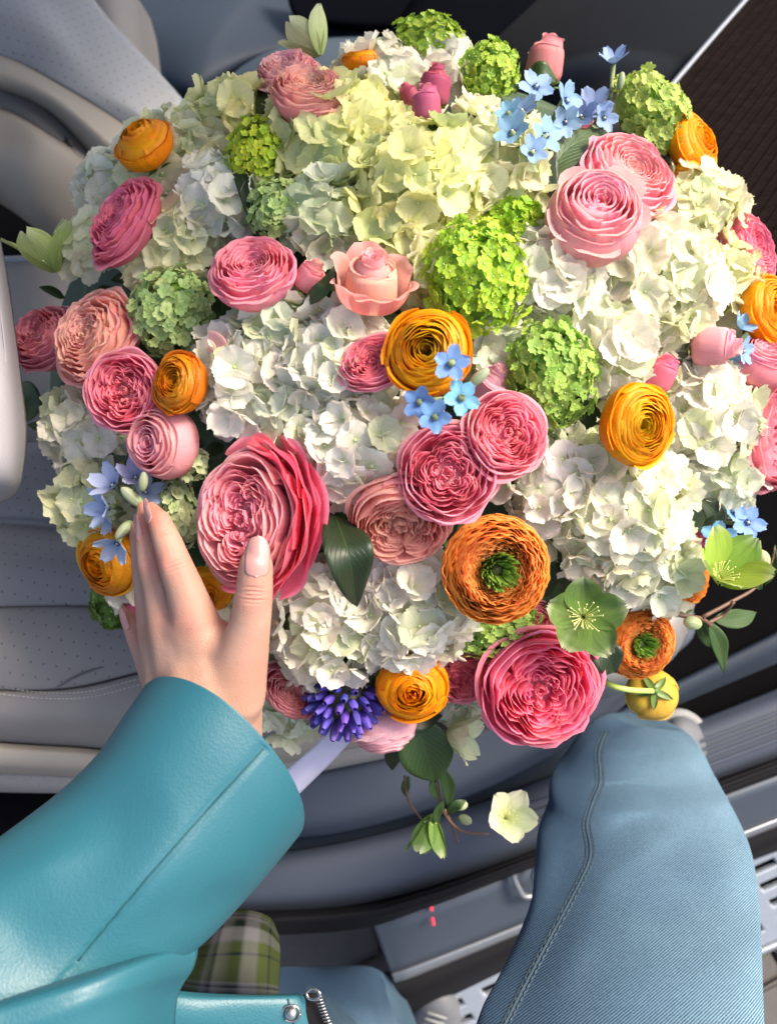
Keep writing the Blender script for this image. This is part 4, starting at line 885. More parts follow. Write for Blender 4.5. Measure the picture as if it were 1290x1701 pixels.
bag = carroot('white_bag', P(0, 600, .6), 'white leather bag edge poking in at the left edge', 'bag', top=True)
part('bag_side', SH([[(-120, 380, 0.6536), (-60, 378, 0.6192), (-15, 385, 0.6020), (2, 400, 0.6192)], [(-120, 470, 0.6192), (-60, 470, 0.5676), (-5, 475, 0.5676), (16, 480, 0.6020)], [(-120, 600, 0.6020), (-60, 600, 0.5504), (8, 605, 0.5504), (34, 610, 0.5934)], [(-120, 710, 0.6020), (-60, 710, 0.5461), (15, 712, 0.5504), (45, 715, 0.5934)], [(-120, 800, 0.6020), (-60, 800, 0.5504), (12, 795, 0.5590), (38, 790, 0.5934)], [(-120, 838, 0.6536), (-60, 840, 0.6192), (0, 836, 0.6020), (24, 824, 0.6192)]], 20), M_BAG, bag, .006)
part('bag_seam', tube(PR([(-40, 735, 0.5487), (0, 745, 0.5538), (14, 775, 0.5607), (16, 822, 0.6020)]), .0008, 6), plain('bag_seam', (.35, .34, .36), .6, bump=0), bag)
part('bag_seam', tube(PR([(-5, 480, 0.5676), (6, 560, 0.5547), (12, 640, 0.5521), (14, 700, 0.5521)]), .0006, 6), bpy.data.materials['bag_seam'], bag)

# grey moulding between the bag and the bouquet
mo = carroot('seat_hinge_cover', P(60, 480, .95), 'grey stitched seat edge seen in the gap above the white bag', 'seat trim')
part('cover', SH([[(-60, 420, 1.0), (20, 425, .98), (80, 415, .97), (160, 390, .98)], [(-60, 432, .95), (20, 434, .93), (80, 430, .93), (160, 405, .95)], [(-60, 500, .93), (20, 520, .92), (80, 560, .92), (160, 590, .94)], [(-60, 700, .92), (20, 740, .90), (80, 780, .9), (160, 800, .9)]], 30), M_SEAT, mo, .008)
part('piping', tube(PR([(-60, 428, .945), (20, 431, .925), (80, 426, .925), (150, 402, .945)]), .0025, 8), M_SLV, mo)

# ---- door sill, seals, step: the car's side, dropping away below the seat
car = carroot('door_sill', P(700, 1450, 1.1), 'blue grey car door sill with black rubber seal and lit sill plate across the bottom', 'car sill')
part('seat_skirt', SH([[(380, 1300, .98), (560, 1270, .98), (760, 1215, 1.0), (900, 1160, 1.02), (1060, 1080, 1.04), (1150, 1000, 1.06)], [(380, 1320, .97), (560, 1292, .97), (760, 1235, .98), (900, 1190, 1.0), (1060, 1120, 1.02), (1150, 1060, 1.04)], [(380, 1372, .98), (560, 1360, .98), (760, 1300, 1.0), (900, 1240, 1.02), (1010, 1180, 1.04), (1090, 1110, 1.06)], [(380, 1395, 1.03), (560, 1385, 1.03), (760, 1330, 1.05), (900, 1265, 1.07), (1010, 1195, 1.09), (1090, 1120, 1.1)]], 60), M_SILL, car, .01)
part('sill_gap', SH([[(300, 1395, 1.06), (560, 1375, 1.06), (760, 1320, 1.08), (900, 1255, 1.1), (1150, 1130, 1.15), (1500, 950, 1.2)], [(300, 1450, 1.09), (560, 1430, 1.09), (760, 1370, 1.12), (900, 1320, 1.14), (1150, 1200, 1.2), (1500, 1080, 1.2)]], 50, 4), M_PLB, car, .01)
part('inner_sill', SH([[(250, 1442, 1.07), (560, 1400, 1.07), (760, 1345, 1.09), (950, 1275, 1.11), (1150, 1200, 1.13), (1500, 1060, 1.16)], [(250, 1462, 1.03), (560, 1420, 1.03), (760, 1365, 1.05), (950, 1300, 1.07), (1150, 1225, 1.09), (1500, 1090, 1.12)], [(250, 1500, 1.02), (560, 1480, 1.02), (760, 1430, 1.04), (950, 1365, 1.06), (1150, 1290, 1.08), (1500, 1160, 1.11)], [(250, 1520, 1.04), (560, 1510, 1.04), (760, 1462, 1.06), (950, 1392, 1.08), (1150, 1312, 1.10), (1500, 1190, 1.13)]], 60), M_SILL, car, .01)
for k in range(4):
    y = 12 + k * 15
    part('sill_ridge', tube(PR([(860, 1330 + y, 1.048), (950, 1300 + y, 1.055), (1150, 1225 + y, 1.073), (1500, 1093 + y, 1.105)]), .0022, 6), M_SILL, car)
part('rubber_seal', SH([[(230, 1512, 1.045), (560, 1505, 1.045), (700, 1478, 1.055), (900, 1408, 1.075), (1200, 1292, 1.105), (1500, 1180, 1.14)], [(230, 1535, 1.00), (560, 1522, 1.00), (700, 1492, 1.01), (900, 1420, 1.03), (1200, 1306, 1.06), (1500, 1195, 1.1)], [(230, 1560, 1.03), (560, 1548, 1.03), (700, 1512, 1.04), (900, 1436, 1.06), (1200, 1322, 1.09), (1500, 1212, 1.13)]], 60), M_RUB, car, .01)
part('sill_plate', SH([[(620, 1540, 1.10), (700, 1512, 1.10), (900, 1438, 1.12), (1200, 1325, 1.15), (1500, 1215, 1.19)], [(650, 1622, 1.13), (700, 1605, 1.13), (900, 1525, 1.15), (1200, 1400, 1.18), (1500, 1285, 1.22)]], 50, 5), M_SILL2, car, .01)
part('plate_edge', SH([[(650, 1620, 1.125), (700, 1603, 1.125), (900, 1524, 1.145), (1200, 1398, 1.175), (1500, 1283, 1.215)], [(655, 1634, 1.13), (705, 1617, 1.13), (905, 1535, 1.15), (1205, 1408, 1.18), (1500, 1293, 1.22)]], 50, 3), M_SLV, car, .006)
part('lower_sill', SH([[(600, 1625, 1.15), (700, 1610, 1.15), (900, 1530, 1.17), (1200, 1405, 1.2), (1500, 1290, 1.24)], [(600, 1660, 1.16), (700, 1650, 1.16), (900, 1562, 1.18), (1200, 1435, 1.21), (1500, 1315, 1.25)], [(600, 1720, 1.3), (700, 1690, 1.3), (900, 1590, 1.3), (1200, 1450, 1.3), (1500, 1340, 1.3)]], 50), M_RUB, car, .01)
for k, (x, y) in enumerate(((716, 1507), (719, 1531))):
    m_, nt_, b_ = newmat('red_lamp'); b_.inputs['Base Color'].default_value = (.6, .03, .06, 1); b_.inputs['Emission Color'].default_value = (1, .05, .10, 1); b_.inputs['Emission Strength'].default_value = .35
    part('red_lamp', tube(PR([(x - 1, y - 6, 1.095), (x, y, 1.095), (x + 1, y + 6, 1.095)]), .0022, 6), m_, car)
part('latch', tube(PR([(905, 1428, 1.10), (862, 1442, 1.10), (852, 1452, 1.10), (862, 1478, 1.105), (874, 1490, 1.11), (910, 1484, 1.12)]), .0045, 8), M_SLV, car)
part('latch_tongue', tube(PR([(888, 1440, 1.10), (884, 1458, 1.10), (890, 1470, 1.105)]), .003, 8), M_SILL2, car)
# black footwell
part('footwell', SH([[(980, 820, 1.30), (1200, 780, 1.3), (1500, 700, 1.3)], [(980, 1000, 1.25), (1200, 980, 1.25), (1500, 900, 1.25)], [(960, 1210, 1.14), (1180, 1185, 1.16), (1500, 1060, 1.18)]], 30, 5), M_BLK, car, .01)
# seat corner behind the lower right flowers
part('seat_corner', SH([[(930, 1090, .86), (1000, 1060, .86), (1080, 1010, .88), (1140, 960, .9)], [(950, 1120, .85), (1020, 1105, .85), (1110, 1050, .87), (1160, 980, .9)], [(960, 1150, .87), (1030, 1135, .87), (1115, 1085, .89), (1142, 1040, .92)], [(965, 1170, .95), (1030, 1150, .95), (1112, 1100, .95), (1142, 1050, .97)]], 30), M_SEAT, car, .01)

# running board with slots
rbd = carroot('running_board', P(850, 1620, 1.3), 'silver running board with dark rounded slots beside the jeans', 'running board')
def inrb(s, t):   # s along the board (0..1), t across it
    a = P(690, 1668, 1.24).lerp(P(1560, 1275, 1.36), s); b = P(770, 1790, 1.28).lerp(P(1640, 1410, 1.40), s); return a.lerp(b, t)
def board():
    W = 24; vs, fs = [], []
    tr = [0, .16, .24, .36, .44, .56, .64, .76, .84, 1.0]; slots = {1, 3, 5, 7}
    xs = [0.0]
    for i in range(12): xs += [i / 12 + .018, (i + 1) / 12 - .018]
    xs.append(1.0)
    for t_ in tr:
        for s_ in xs: vs.append(inrb(s_, t_))
    nx = len(xs)
    for j in range(len(tr) - 1):
        for i in range(nx - 1):
            if j in slots and i % 2 == 1: continue
            a = j * nx + i; fs.append((a, a + 1, a + nx + 1, a + nx))
    o = wmesh('step_plate', flip_up((vs, fs, [(0, 0)] * len(vs))), M_RB, rbd); solid(o, .012, -1); o.data.polygons.foreach_set('use_smooth', [False] * len(o.data.polygons))
    b = o.modifiers.new('bev', 'BEVEL'); b.width = .0035; b.segments = 2; b.limit_method = 'ANGLE'; b.angle_limit = .9
    und = [inrb(0, 0), inrb(1, 0), inrb(1, 1), inrb(0, 1)]; und = [p - Vector((0, 0, .03)) for p in und]
    part('tray', flip_up((und, [(0, 1, 2, 3)], [(0, 0)] * 4)), M_RUB, rbd, .01)
    part('front_lip', tube([inrb(0, 1.03), inrb(.5, 1.03), inrb(1, 1.03)], .008, 8), M_SLV, rbd)
board()

# ground: pavers at the lower right, dark soil sheet below
g = [Vector((-60, -60, -.02)), Vector((60, -60, -.02)), Vector((60, 60, -.02)), Vector((-60, 60, -.02))]
o = obj('ground', mesh('ground', g, [(0, 1, 2, 3)], plain('ground_joint_sand', (.10, .09, .085), .95, .3, 80, .3))); tag(o, kind='structure')
M_PAV = plain('paver_stone', (.085, .08, .08), .9, .22, 40, .5, bscale=260, bdist=.002)
def pavers():
    pv = bpy.data.objects.new('pavement', None); link(pv); tag(pv, kind='structure')
    me = None
    m = bpy.data.meshes.new('paver'); import bmesh
    bm = bmesh.new(); bmesh.ops.create_cube(bm, size=1); bmesh.ops.scale(bm, vec=(.205, .135, .04), verts=bm.verts); bmesh.ops.bevel(bm, geom=list(bm.edges), offset=.006, segments=2, affect='EDGES'); bm.to_mesh(m); bm.free(); m.materials.append(M_PAV)
    for j in range(-6, 7):
        for i in range(-5, 9):
            x = i * .215 + (.107 if j % 2 else 0); y = -.35 + j * .145
            o = obj('paver', m, pv, vary((.3, .28, .27), .1)); o.location = (x, y, -.014 + rnd(-.002, .002)); o.rotation_euler = (rnd(-.01, .01), rnd(-.01, .01), rnd(-.01, .01) + .0)
    pv.rotation_euler = (0, 0, .38)
pavers()
# black body shell of the car under everything (floor pan and outer side)
part('floor_pan', SH([[(-400, 1250, 1.15), (300, 1250, 1.2), (900, 1100, 1.3), (1600, 800, 1.45)], [(-400, 600, 1.5), (300, 600, 1.5), (900, 500, 1.6), (1600, 400, 1.7)], [(-500, -100, 2.3), (300, -150, 2.3), (900, -150, 2.3), (1800, -200, 2.3)]], 20, 4), M_BLK, car, .01)
part('under_sill', SH([[(-500, 1330, .98), (100, 1320, .99), (300, 1390, 1.12), (600, 1380, 1.12)], [(-500, 1560, 1.08), (100, 1540, 1.08), (300, 1530, 1.08), (600, 1520, 1.08)]], 20, 4), M_BLK, car, .01)

# unseen slab over the car, added and sized to shade the interior
rf = carroot('shade_roof', Vector((0, .9, 1.78)), 'unseen slab over the car added to shade its interior')
rv = [Vector((-1.6, .48, 1.78)), Vector((.30, .48, 1.74)), Vector((.30, 1.75, 1.76)), Vector((-1.6, 1.75, 1.80))]
o = wmesh('shade_roof_panel', (rv, [(0, 1, 2, 3)], [(0, 0)] * 4), M_PLD, rf); solid(o, .05)

# ================================================================== the person
from mathutils.bvhtree import BVHTree
person = bpy.data.objects.new('person', None); link(person); person.location = Vector((0, -.2, 0))
tag(person, 'person in teal leather coat and pale blue jeans resting one hand on the bouquet', 'person'); VL.update()
def bvh(geo): return BVHTree.FromPolygons([Vector(v) for v in geo[0]], geo[1])
def onto(t, px, py, lift=.0005, fb=.6):
    d = (P(px, py, 1) - CAM_LOC).normalized(); h = t.ray_cast(CAM_LOC, d)
    return (h[0] - d * lift) if h[0] is not None else P(px, py, fb)
def proj(p):
    q = RC.transposed() @ (p - CAM_LOC); return 645 + q.x / -q.z * FPX, 850.5 - q.y / -q.z * FPX
def camv(x, y, z): return RC @ Vector((x, y, z))
def loft(secs, nth=96, per=24, caps=False):
    """secs: (A(px,py,d), B(px,py,d), near bulge vector (cam xyz metres), far bulge)"""
    n = (len(secs) - 1) * per; rows = []
    AA = [P(*s[0]) for s in secs]; BB = [P(*s[1]) for s in secs]; NB = [camv(*s[2]) for s in secs]; FB = [camv(*s[3]) for s in secs]
    vs, us, fs = [], [], []
    for j in range(n + 1):
        t = j / n; a, b, nb, fb = cr(AA, t), cr(BB, t), cr(NB, t), cr(FB, t); c = (a + b) / 2; h = (b - a) / 2
        for i in range(nth):
            th = 2 * math.pi * i / nth; si = math.sin(th)
            vs.append(c + h * (abs(math.cos(th)) ** .9 * (1 if math.cos(th) > 0 else -1)) + (nb * si if si > 0 else fb * -si)); us.append((i / nth, t))
    for j in range(n):
        for i in range(nth): fs.append((j * nth + i, j * nth + (i + 1) % nth, (j + 1) * nth + (i + 1) % nth, (j + 1) * nth + i))
    return vs, fs, us
def segd(x, y, pts):
    best = (1e9, 0, 0); L = 0
    for i in range(len(pts) - 1):
        (x0, y0), (x1, y1) = pts[i], pts[i + 1]; dx, dy = x1 - x0, y1 - y0; l2 = dx * dx + dy * dy
        t = max(0, min(1, ((x - x0) * dx + (y - y0) * dy) / l2)); ex, ey = x - x0 - dx * t, y - y0 - dy * t; d = math.hypot(ex, ey)
        if d < best[0]: best = (d, (i + t) / (len(pts) - 1), math.copysign(1, dx * ey - dy * ex))
    return best
def displace(geo, folds):
    """folds: (polyline px, sigma px, height m, taper). Cloth pushed towards the viewer's side along its own folds."""
    v, f, u = geo; tow = camv(0, 0, 1); out = []
    for p in v:
        x, y = proj(p); h = 0
        for pts, sg, hh, tp in folds:
            d, t, sd = segd(x, y, pts)
            if d < sg * 4: h += hh * math.exp(-d * d / (2 * sg * sg)) * (math.sin(math.pi * min(1, max(0, t))) ** 1.6 if tp else 1)
        out.append(p + tow * h)
    return out, f, u
# ---- coat
M_TEAL = leather('teal_leather', (.019, .112, .150), .45, 620, .22, noise=.04); M_TEALD = plain('teal_seam', (.006, .07, .09), .6, bump=0)
sl = loft([((240, 1140, .506), (478, 1402, .545), (.041, .041, .070), (.0, .0, -.06)), ((205, 1190, .502), (458, 1428, .532), (.033, .034, .072), (0, 0, -.06)), ((160, 1255, .495), (415, 1480, .515), (.020, .020, .072), (0, 0, -.06)),
    ((95, 1318, .485), (360, 1540, .495), (.008, .008, .068), (0, 0, -.06)), ((0, 1390, .462), (290, 1600, .47), (0, 0, .06), (0, 0, -.06)), ((-110, 1470, .44), (190, 1690, .45), (0, 0, .06), (0, 0, -.06)), ((-260, 1600, .42), (60, 1820, .43), (0, 0, .06), (0, 0, -.06))], 220, 36)
seam = [(437, 1243), (385, 1302), (330, 1362), (270, 1430), (200, 1512), (130, 1597), (60, 1680)]
sl = displace(sl, [(seam, 3.0, -.0022, False), ([(90, 1570), (400, 1330)], 34, .0045, True), ([(150, 1590), (350, 1390)], 26, .0025, True),
    ([(60, 1420), (290, 1325)], 46, -.005, True), ([(20, 1470), (30, 1650)], 50, -.004, True), ([(300, 1560), (420, 1450)], 20, -.004, True), ([(-60, 1460), (200, 1400)], 26, .004, True)])
sleeve = wmesh('coat_sleeve', sl, M_TEAL, person); solid(sleeve, .0018, -1)
T = bvh(sl)
def ride(tree, pts, r, mat, name, root, lift=.0004, seg=6, fb=.6, on=None):
    n = 50; ps = []; L = [Vector((x, y, 0)) for x, y in pts]
    for i in range(n + 1):
        q = cr(L, i / n); ps.append(onto(tree, q.x, q.y, lift, fb))
    o = wmesh(name, tube(ps, r, seg, n), mat, root)
    if on: o.parent = on
    return o
ride(T, [(438, 1244)] + seam[1:-1], .0007, M_TEALD, 'sleeve_seam', sleeve if False else person, .0002)
cuffE = [((-40, 1672, .41), (0, 1654, .415), (150, 1608, .43), (250, 1578, .455), (318, 1560, .485)), ((-40, 1684, .380), (0, 1668, .384), (150, 1622, .398), (250, 1590, .425), (329, 1572, .470)), ((-40, 1720, .372), (0, 1705, .376), (150, 1655, .390), (245, 1625, .418), (322, 1608, .466)), ((-40, 1760, .37), (0, 1745, .374), (140, 1700, .388), (230, 1670, .416), (296, 1655, .472)), ((-40, 1830, .37), (0, 1820, .374), (140, 1790, .388), (230, 1760, .416), (288, 1740, .475))]
coat = part('coat_front', SH([list(r) for r in cuffE], 60, 8), M_TEAL, person, .002)
part('coat_lining_panel', SH([[(150, 1600, .56), (230, 1540, .56), (300, 1510, .56), (378, 1478, .555)], [(180, 1640, .56), (250, 1590, .555), (305, 1555, .55), (360, 1510, .55)], [(200, 1680, .57), (260, 1620, .56), (305, 1580, .56), (325, 1548, .56)]], 30), M_TEAL, person, .0015)
part('coat_hem', SH([[(250, 1640, .50), (320, 1648, .515), (400, 1652, .525), (478, 1652, .535), (500, 1650, .54)], [(250, 1655, .495), (320, 1662, .508), (400, 1662, .518), (482, 1660, .528), (508, 1660, .535)], [(250, 1700, .495), (320, 1700, .505), (400, 1700, .515), (490, 1700, .525), (520, 1700, .532)], [(250, 1780, .5), (320, 1780, .51), (400, 1780, .515), (500, 1780, .525), (545, 1780, .532)]], 40), M_TEAL, person, .002)
part('hem_fold', tube(PR([(478, 1660, .527), (486, 1690, .524), (500, 1740, .524)]), .0007, 6), M_TEALD, person)
M_NICK = plain('nickel', (.45, .44, .42), .25, .1, 60, 0, metal=.95)
snap = part('snap_button', ball(P(483, 1684, .522), .0042, 14, 10, (1, 1, .6)), M_NICK, person)
part('snap_ring', tube([P(483, 1684, .524) + camv(math.cos(a) * .0062, math.sin(a) * .0055, 0) for a in [k * .6283 for k in range(11)]], .0009, 6), M_NICK, person)
part('zip_tape', SH([[(500, 1655, .536), (512, 1650, .536), (526, 1650, .536)], [(506, 1690, .53), (522, 1690, .53), (540, 1690, .53)], [(520, 1760, .53), (535, 1760, .53), (560, 1760, .53)]], 8), M_RUB, person, .001)
tt = []
for i in range(16):
    x, y = 523 + i * 1.5 + .04 * i * i, 1658 + i * 5.0; a = P(x, y, .526); tt.append(tube([a, a + camv(.0046, .0010, 0)], .0006, 6, 1))
o = part('zip_teeth', join(tt), M_NICK, person); o['kind'] = 'stuff'
part('zip_pull', tube(PR([(508, 1650, .528), (520, 1643, .526), (531, 1650, .524), (527, 1660, .524), (514, 1660, .526), (508, 1650, .528)]), .0010, 8), M_NICK, person)
# ---- plaid shirt
def plaid():
    m, nt, b = newmat('plaid_flannel'); L = nt.links; uv = N(nt, 'ShaderNodeUVMap'); sp = N(nt, 'ShaderNodeSeparateXYZ')
    nzw = N(nt, 'ShaderNodeTexNoise', i_Scale=30.0); L.new(uv.outputs[0], nzw.inputs[0]); ad = N(nt, 'ShaderNodeMix', data_type='VECTOR'); ad.inputs[0].default_value = .012; L.new(uv.outputs[0], ad.inputs[4]); L.new(nzw.outputs[1], ad.inputs[5]); L.new(ad.outputs[1], sp.inputs[0])
    G, GY_, NV, DG = (.044, .058, .020), (.105, .105, .115), (.003, .005, .020), (.004, .008, .006)
    def st(f): return ramp(nt, f, [(0, G), (.16, G), (.20, GY_), (.26, NV), (.29, GY_), (.40, DG), (.46, DG), (.50, GY_), (.62, GY_), (.66, G), (.76, G), (.79, NV), (.82, G), (1, G)])
    c = mixc(nt, .5, st(sp.outputs[0]), st(mathn(nt, 'FRACT', mathn(nt, 'MULTIPLY', sp.outputs[1], 1.6))))
    w = N(nt, 'ShaderNodeTexWave', i_Scale=60.0, i_Distortion=1.0); w.bands_direction = 'DIAGONAL'; L.new(uv.outputs[0], w.inputs[0])
    nz = N(nt, 'ShaderNodeTexNoise', i_Scale=220.0, i_Detail=3.0); L.new(uv.outputs[0], nz.inputs[0])
    c = mixc(nt, .75, c, ramp(nt, nz.outputs[0], [(.3, (.55, .55, .55)), (.7, (1.5, 1.5, 1.5))]), 'MULTIPLY'); c = mixc(nt, .35, c, w.outputs[0], 'MULTIPLY')
    L.new(c, b.inputs['Base Color']); b.inputs['Roughness'].default_value = .95; b.inputs['Specular IOR Level'].default_value = .05
    bp = N(nt, 'ShaderNodeBump', i_Strength=.5, i_Distance=.0005); L.new(nz.outputs[0], bp.inputs['Height']); L.new(bp.outputs[0], b.inputs['Normal']); return m
part('flannel_shirt', SH([[(345, 1545, .64), (372, 1514, .635), (415, 1512, .635), (448, 1524, .64), (462, 1550, .65)], [(338, 1556, .61), (368, 1535, .60), (412, 1532, .60), (445, 1542, .61), (465, 1565, .63)], [(322, 1590, .60), (355, 1588, .585), (405, 1586, .58), (442, 1590, .59), (466, 1600, .62)], [(304, 1628, .60), (345, 1632, .585), (400, 1634, .58), (440, 1636, .59), (463, 1640, .62)], [(296, 1655, .62), (340, 1668, .61), (400, 1670, .60), (440, 1672, .61), (462, 1668, .64)]], 40, 10), plaid(), person, .002)
# ---- jeans
def denim(name, c0, c1, scale=1.0):
    m, nt, b = newmat(name); L = nt.links; tc = N(nt, 'ShaderNodeTexCoord')
    mp = N(nt, 'ShaderNodeMapping'); mp.inputs['Rotation'].default_value = (0, 0, math.radians(62)); L.new(tc.outputs['Object'], mp.inputs[0])
    w = N(nt, 'ShaderNodeTexWave', i_Scale=230.0 * scale, i_Distortion=2.0, i_Detail=2.0); w.inputs['Detail Scale'].default_value = 6; L.new(mp.outputs[0], w.inputs[0])
    nz = N(nt, 'ShaderNodeTexNoise', i_Scale=900.0 * scale, i_Detail=3.0); L.new(tc.outputs['Object'], nz.inputs[0]); nb = N(nt, 'ShaderNodeTexNoise', i_Scale=9.0, i_Detail=4.0); L.new(tc.outputs['Object'], nb.inputs[0])
    h = mixc(nt, .42, w.outputs[0], nz.outputs[0]); f = ramp(nt, h, [(.25, (0, 0, 0)), (.75, (1, 1, 1))])
    big = ramp(nt, nb.outputs[0], [(.35, (.75, .78, .82)), (.65, (1.12, 1.1, 1.06))]); c = mixc(nt, 1.0, mixc(nt, f, c0, c1), big, 'MULTIPLY')
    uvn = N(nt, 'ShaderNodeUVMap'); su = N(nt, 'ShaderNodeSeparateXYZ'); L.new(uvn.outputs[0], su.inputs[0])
    fade_shade = ramp(nt, mathn(nt, 'ADD', su.outputs[0], mathn(nt, 'MULTIPLY', nb.outputs[0], .06)), [(0, (1.1, 1.1, 1.1)), (.16, (1.4, 1.36, 1.3)), (.30, (.95, .97, 1.0)), (.42, (.42, .46, .54)), (.55, (.35, .4, .5)), (.9, (.7, .7, .7)), (1, (1.1, 1.1, 1.1))]); c = mixc(nt, 1.0, c, fade_shade, 'MULTIPLY')  # worn thigh front, plus the leg's shaded left side painted into the colour
    L.new(c, b.inputs['Base Color']); b.inputs['Roughness'].default_value = .9; b.inputs['Specular IOR Level'].default_value = .2
    bp = N(nt, 'ShaderNodeBump', i_Strength=.45, i_Distance=.0006); L.new(h, bp.inputs['Height']); L.new(bp.outputs[0], b.inputs['Normal']); return m
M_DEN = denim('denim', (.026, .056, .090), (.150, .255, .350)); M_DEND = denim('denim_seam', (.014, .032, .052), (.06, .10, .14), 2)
def sec(cx, cy, d, hw, bz, fz): return ((cx - hw, cy, d), (cx + hw, cy + hw * .02, d), (0, 0, bz), (0, 0, -fz))
def secx(l, r_, y, d, bz, fz): return ((l, y, d), (r_, y + 4, d), (0, 0, bz), (0, 0, -fz))
lg = loft([secx(760, 1262, 1800, .50, .075, .08), secx(800, 1256, 1730, .53, .072, .08), secx(848, 1254, 1630, .585, .068, .08), secx(884, 1252, 1530, .64, .066, .09), secx(892, 1248, 1450, .70, .064, .10), secx(898, 1238, 1395, .74, .064, .10), secx(914, 1220, 1350, .78, .058, .10), secx(918, 1200, 1312, .81, .052, .10), secx(940, 1180, 1275, .86, .048, .10), secx(975, 1160, 1235, .90, .036, .10), secx(1010, 1135, 1210, .95, .022, .08), secx(1050, 1105, 1202, 1.0, .01, .04)], 200, 18)
lg = displace(lg, [([(930, 1316), (1040, 1310), (1140, 1318)], 6, -.013, True), ([(940, 1335), (1050, 1340), (1150, 1345)], 14, .009, True), ([(985, 1420), (1050, 1375), (1130, 1340)], 18, -.009, True), ([(1000, 1445), (1070, 1400), (1160, 1365)], 16, .009, True),
    ([(955, 1420), (940, 1500), (885, 1590), (830, 1690)], 26, -.016, False), ([(895, 1392), (935, 1378), (975, 1380)], 8, -.004, True), ([(1010, 1440), (975, 1530), (900, 1640), (860, 1710)], 20, .004, False), ([(1020, 1640), (1080, 1560), (1150, 1510)], 20, -.006, True), ([(1180, 1400), (1200, 1480), (1195, 1580)], 22, .004, True), ([(980, 1240), (1060, 1262), (1140, 1250)], 9, -.009, True), ([(930, 1700), (1000, 1600), (1030, 1500)], 24, -.005, True)])
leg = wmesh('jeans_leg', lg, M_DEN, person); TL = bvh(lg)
sm = [(1006, 1216), (994, 1250), (996, 1300), (985, 1330), (974, 1370), (980, 1410), (975, 1440), (945, 1500), (905, 1575), (868, 1645), (835, 1710)]
for off in (-7, 7): ride(TL, [(x + off, y) for x, y in sm], .0006, M_DEND, 'seam_edge', person, -.0002, on=leg)
ride(TL, sm, .0015, M_DEND, 'seam_ridge', person, -.0009, on=leg)
def ridestitch(tree, pts, root, sp=9, r=.0003):
    L = [Vector((x, y, 0)) for x, y in pts]; ln = sum((L[i + 1] - L[i]).length for i in range(len(L) - 1)); k = int(ln / sp); parts = []
    for i in range(k):
        a, m, b = (cr(L, (i + e) / k) for e in (.1, .45, .8)); parts.append(tube([onto(tree, a.x, a.y, .0003), onto(tree, m.x, m.y, .0011), onto(tree, b.x, b.y, .0003)], [r * .6, r, r * .6], 5, 2))
    o = wmesh('stitching', join(parts), plain('denim_thread', (.10, .14, .17), .8, bump=0), person); o.parent = root; o['kind'] = 'stuff'
ridestitch(TL, [(x - 5, y) for x, y in sm], leg); ridestitch(TL, [(x + 5, y) for x, y in sm], leg)
l2 = displace(loft([((395, 1700, .86), (560, 1800, .86), (0, .0, .06), (0, 0, -.06)), ((430, 1630, .92), (600, 1760, .92), (0, 0, .06), (0, 0, -.06)), ((520, 1622, 1.0), (640, 1760, 1.0), (0, 0, .06), (0, 0, -.06)), ((600, 1618, 1.06), (690, 1760, 1.06), (0, 0, .055), (0, 0, -.06)), ((640, 1635, 1.12), (700, 1740, 1.12), (0, 0, .04), (0, 0, -.05))], 80, 14), [([(500, 1640), (560, 1690), (600, 1720)], 12, -.01, True), ([(600, 1640), (630, 1680), (640, 1720)], 10, .008, True)])
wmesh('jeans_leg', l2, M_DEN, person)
M_SNK = plain('sneaker_leather', (.11, .12, .135), .7, .1, 60, .2, bscale=400); M_SOLE = plain('sneaker_sole', (.22, .23, .235), .7, .05, 60, .1)
def shoe(cx, cy, d, w_, h_, ang):
    ca, sa = math.cos(ang), math.sin(ang); e = carroot('shoe', P(cx, cy, d), 'pale grey sneaker', top=True); e.parent = person; e.location = P(cx, cy, d) - person.location; del e['label']; VL.update()
    def pt(u, v):
        a = u * 6.283; b = v * math.pi / 2; x = math.cos(a) * math.cos(b) ** .7 * w_; y = math.sin(a) * math.cos(b) ** .7 * h_; z = math.sin(b) * .05 * (1 + .5 * (-y / h_))
        return P(cx + x * ca - y * sa, cy + x * sa + y * ca, d - z)
    v, f, u_ = grid(pt, 40, 12); off = P(cx, cy, d)
    obj('upper', mesh('upper', [p - off for p in v], f, M_SNK, u_), e)
    rim = [pt(k / 40, 0) + camv(0, 0, .0) for k in range(41)]; g = tube([p + camv(0, 0, -.006) for p in rim], .009, 10, 80)
    obj('sole', mesh('sole', [p - off for p in g[0]], g[1], M_SOLE, g[2]), e)
    def lac(k):
        s0 = -.2 + k * .16; return tube([pt((.25 + .10 * q) % 1, .75 - abs(s0) * .3) if False else P(cx + (q * 18) * ca - (s0 * h_) * sa, cy + (q * 18) * sa + (s0 * h_) * ca, d - .066 + abs(q) * .006) for q in (-1, 0, 1)], .0022, 6, 6)
    for k in range(4):
        g = lac(k); obj('lace', mesh('lace', [p - off for p in g[0]], g[1], M_SOLE, g[2]), e)
shoe(1140, 1262, 1.12, 46, 74, -.25); shoe(720, 1700, 1.28, 44, 66, .3)
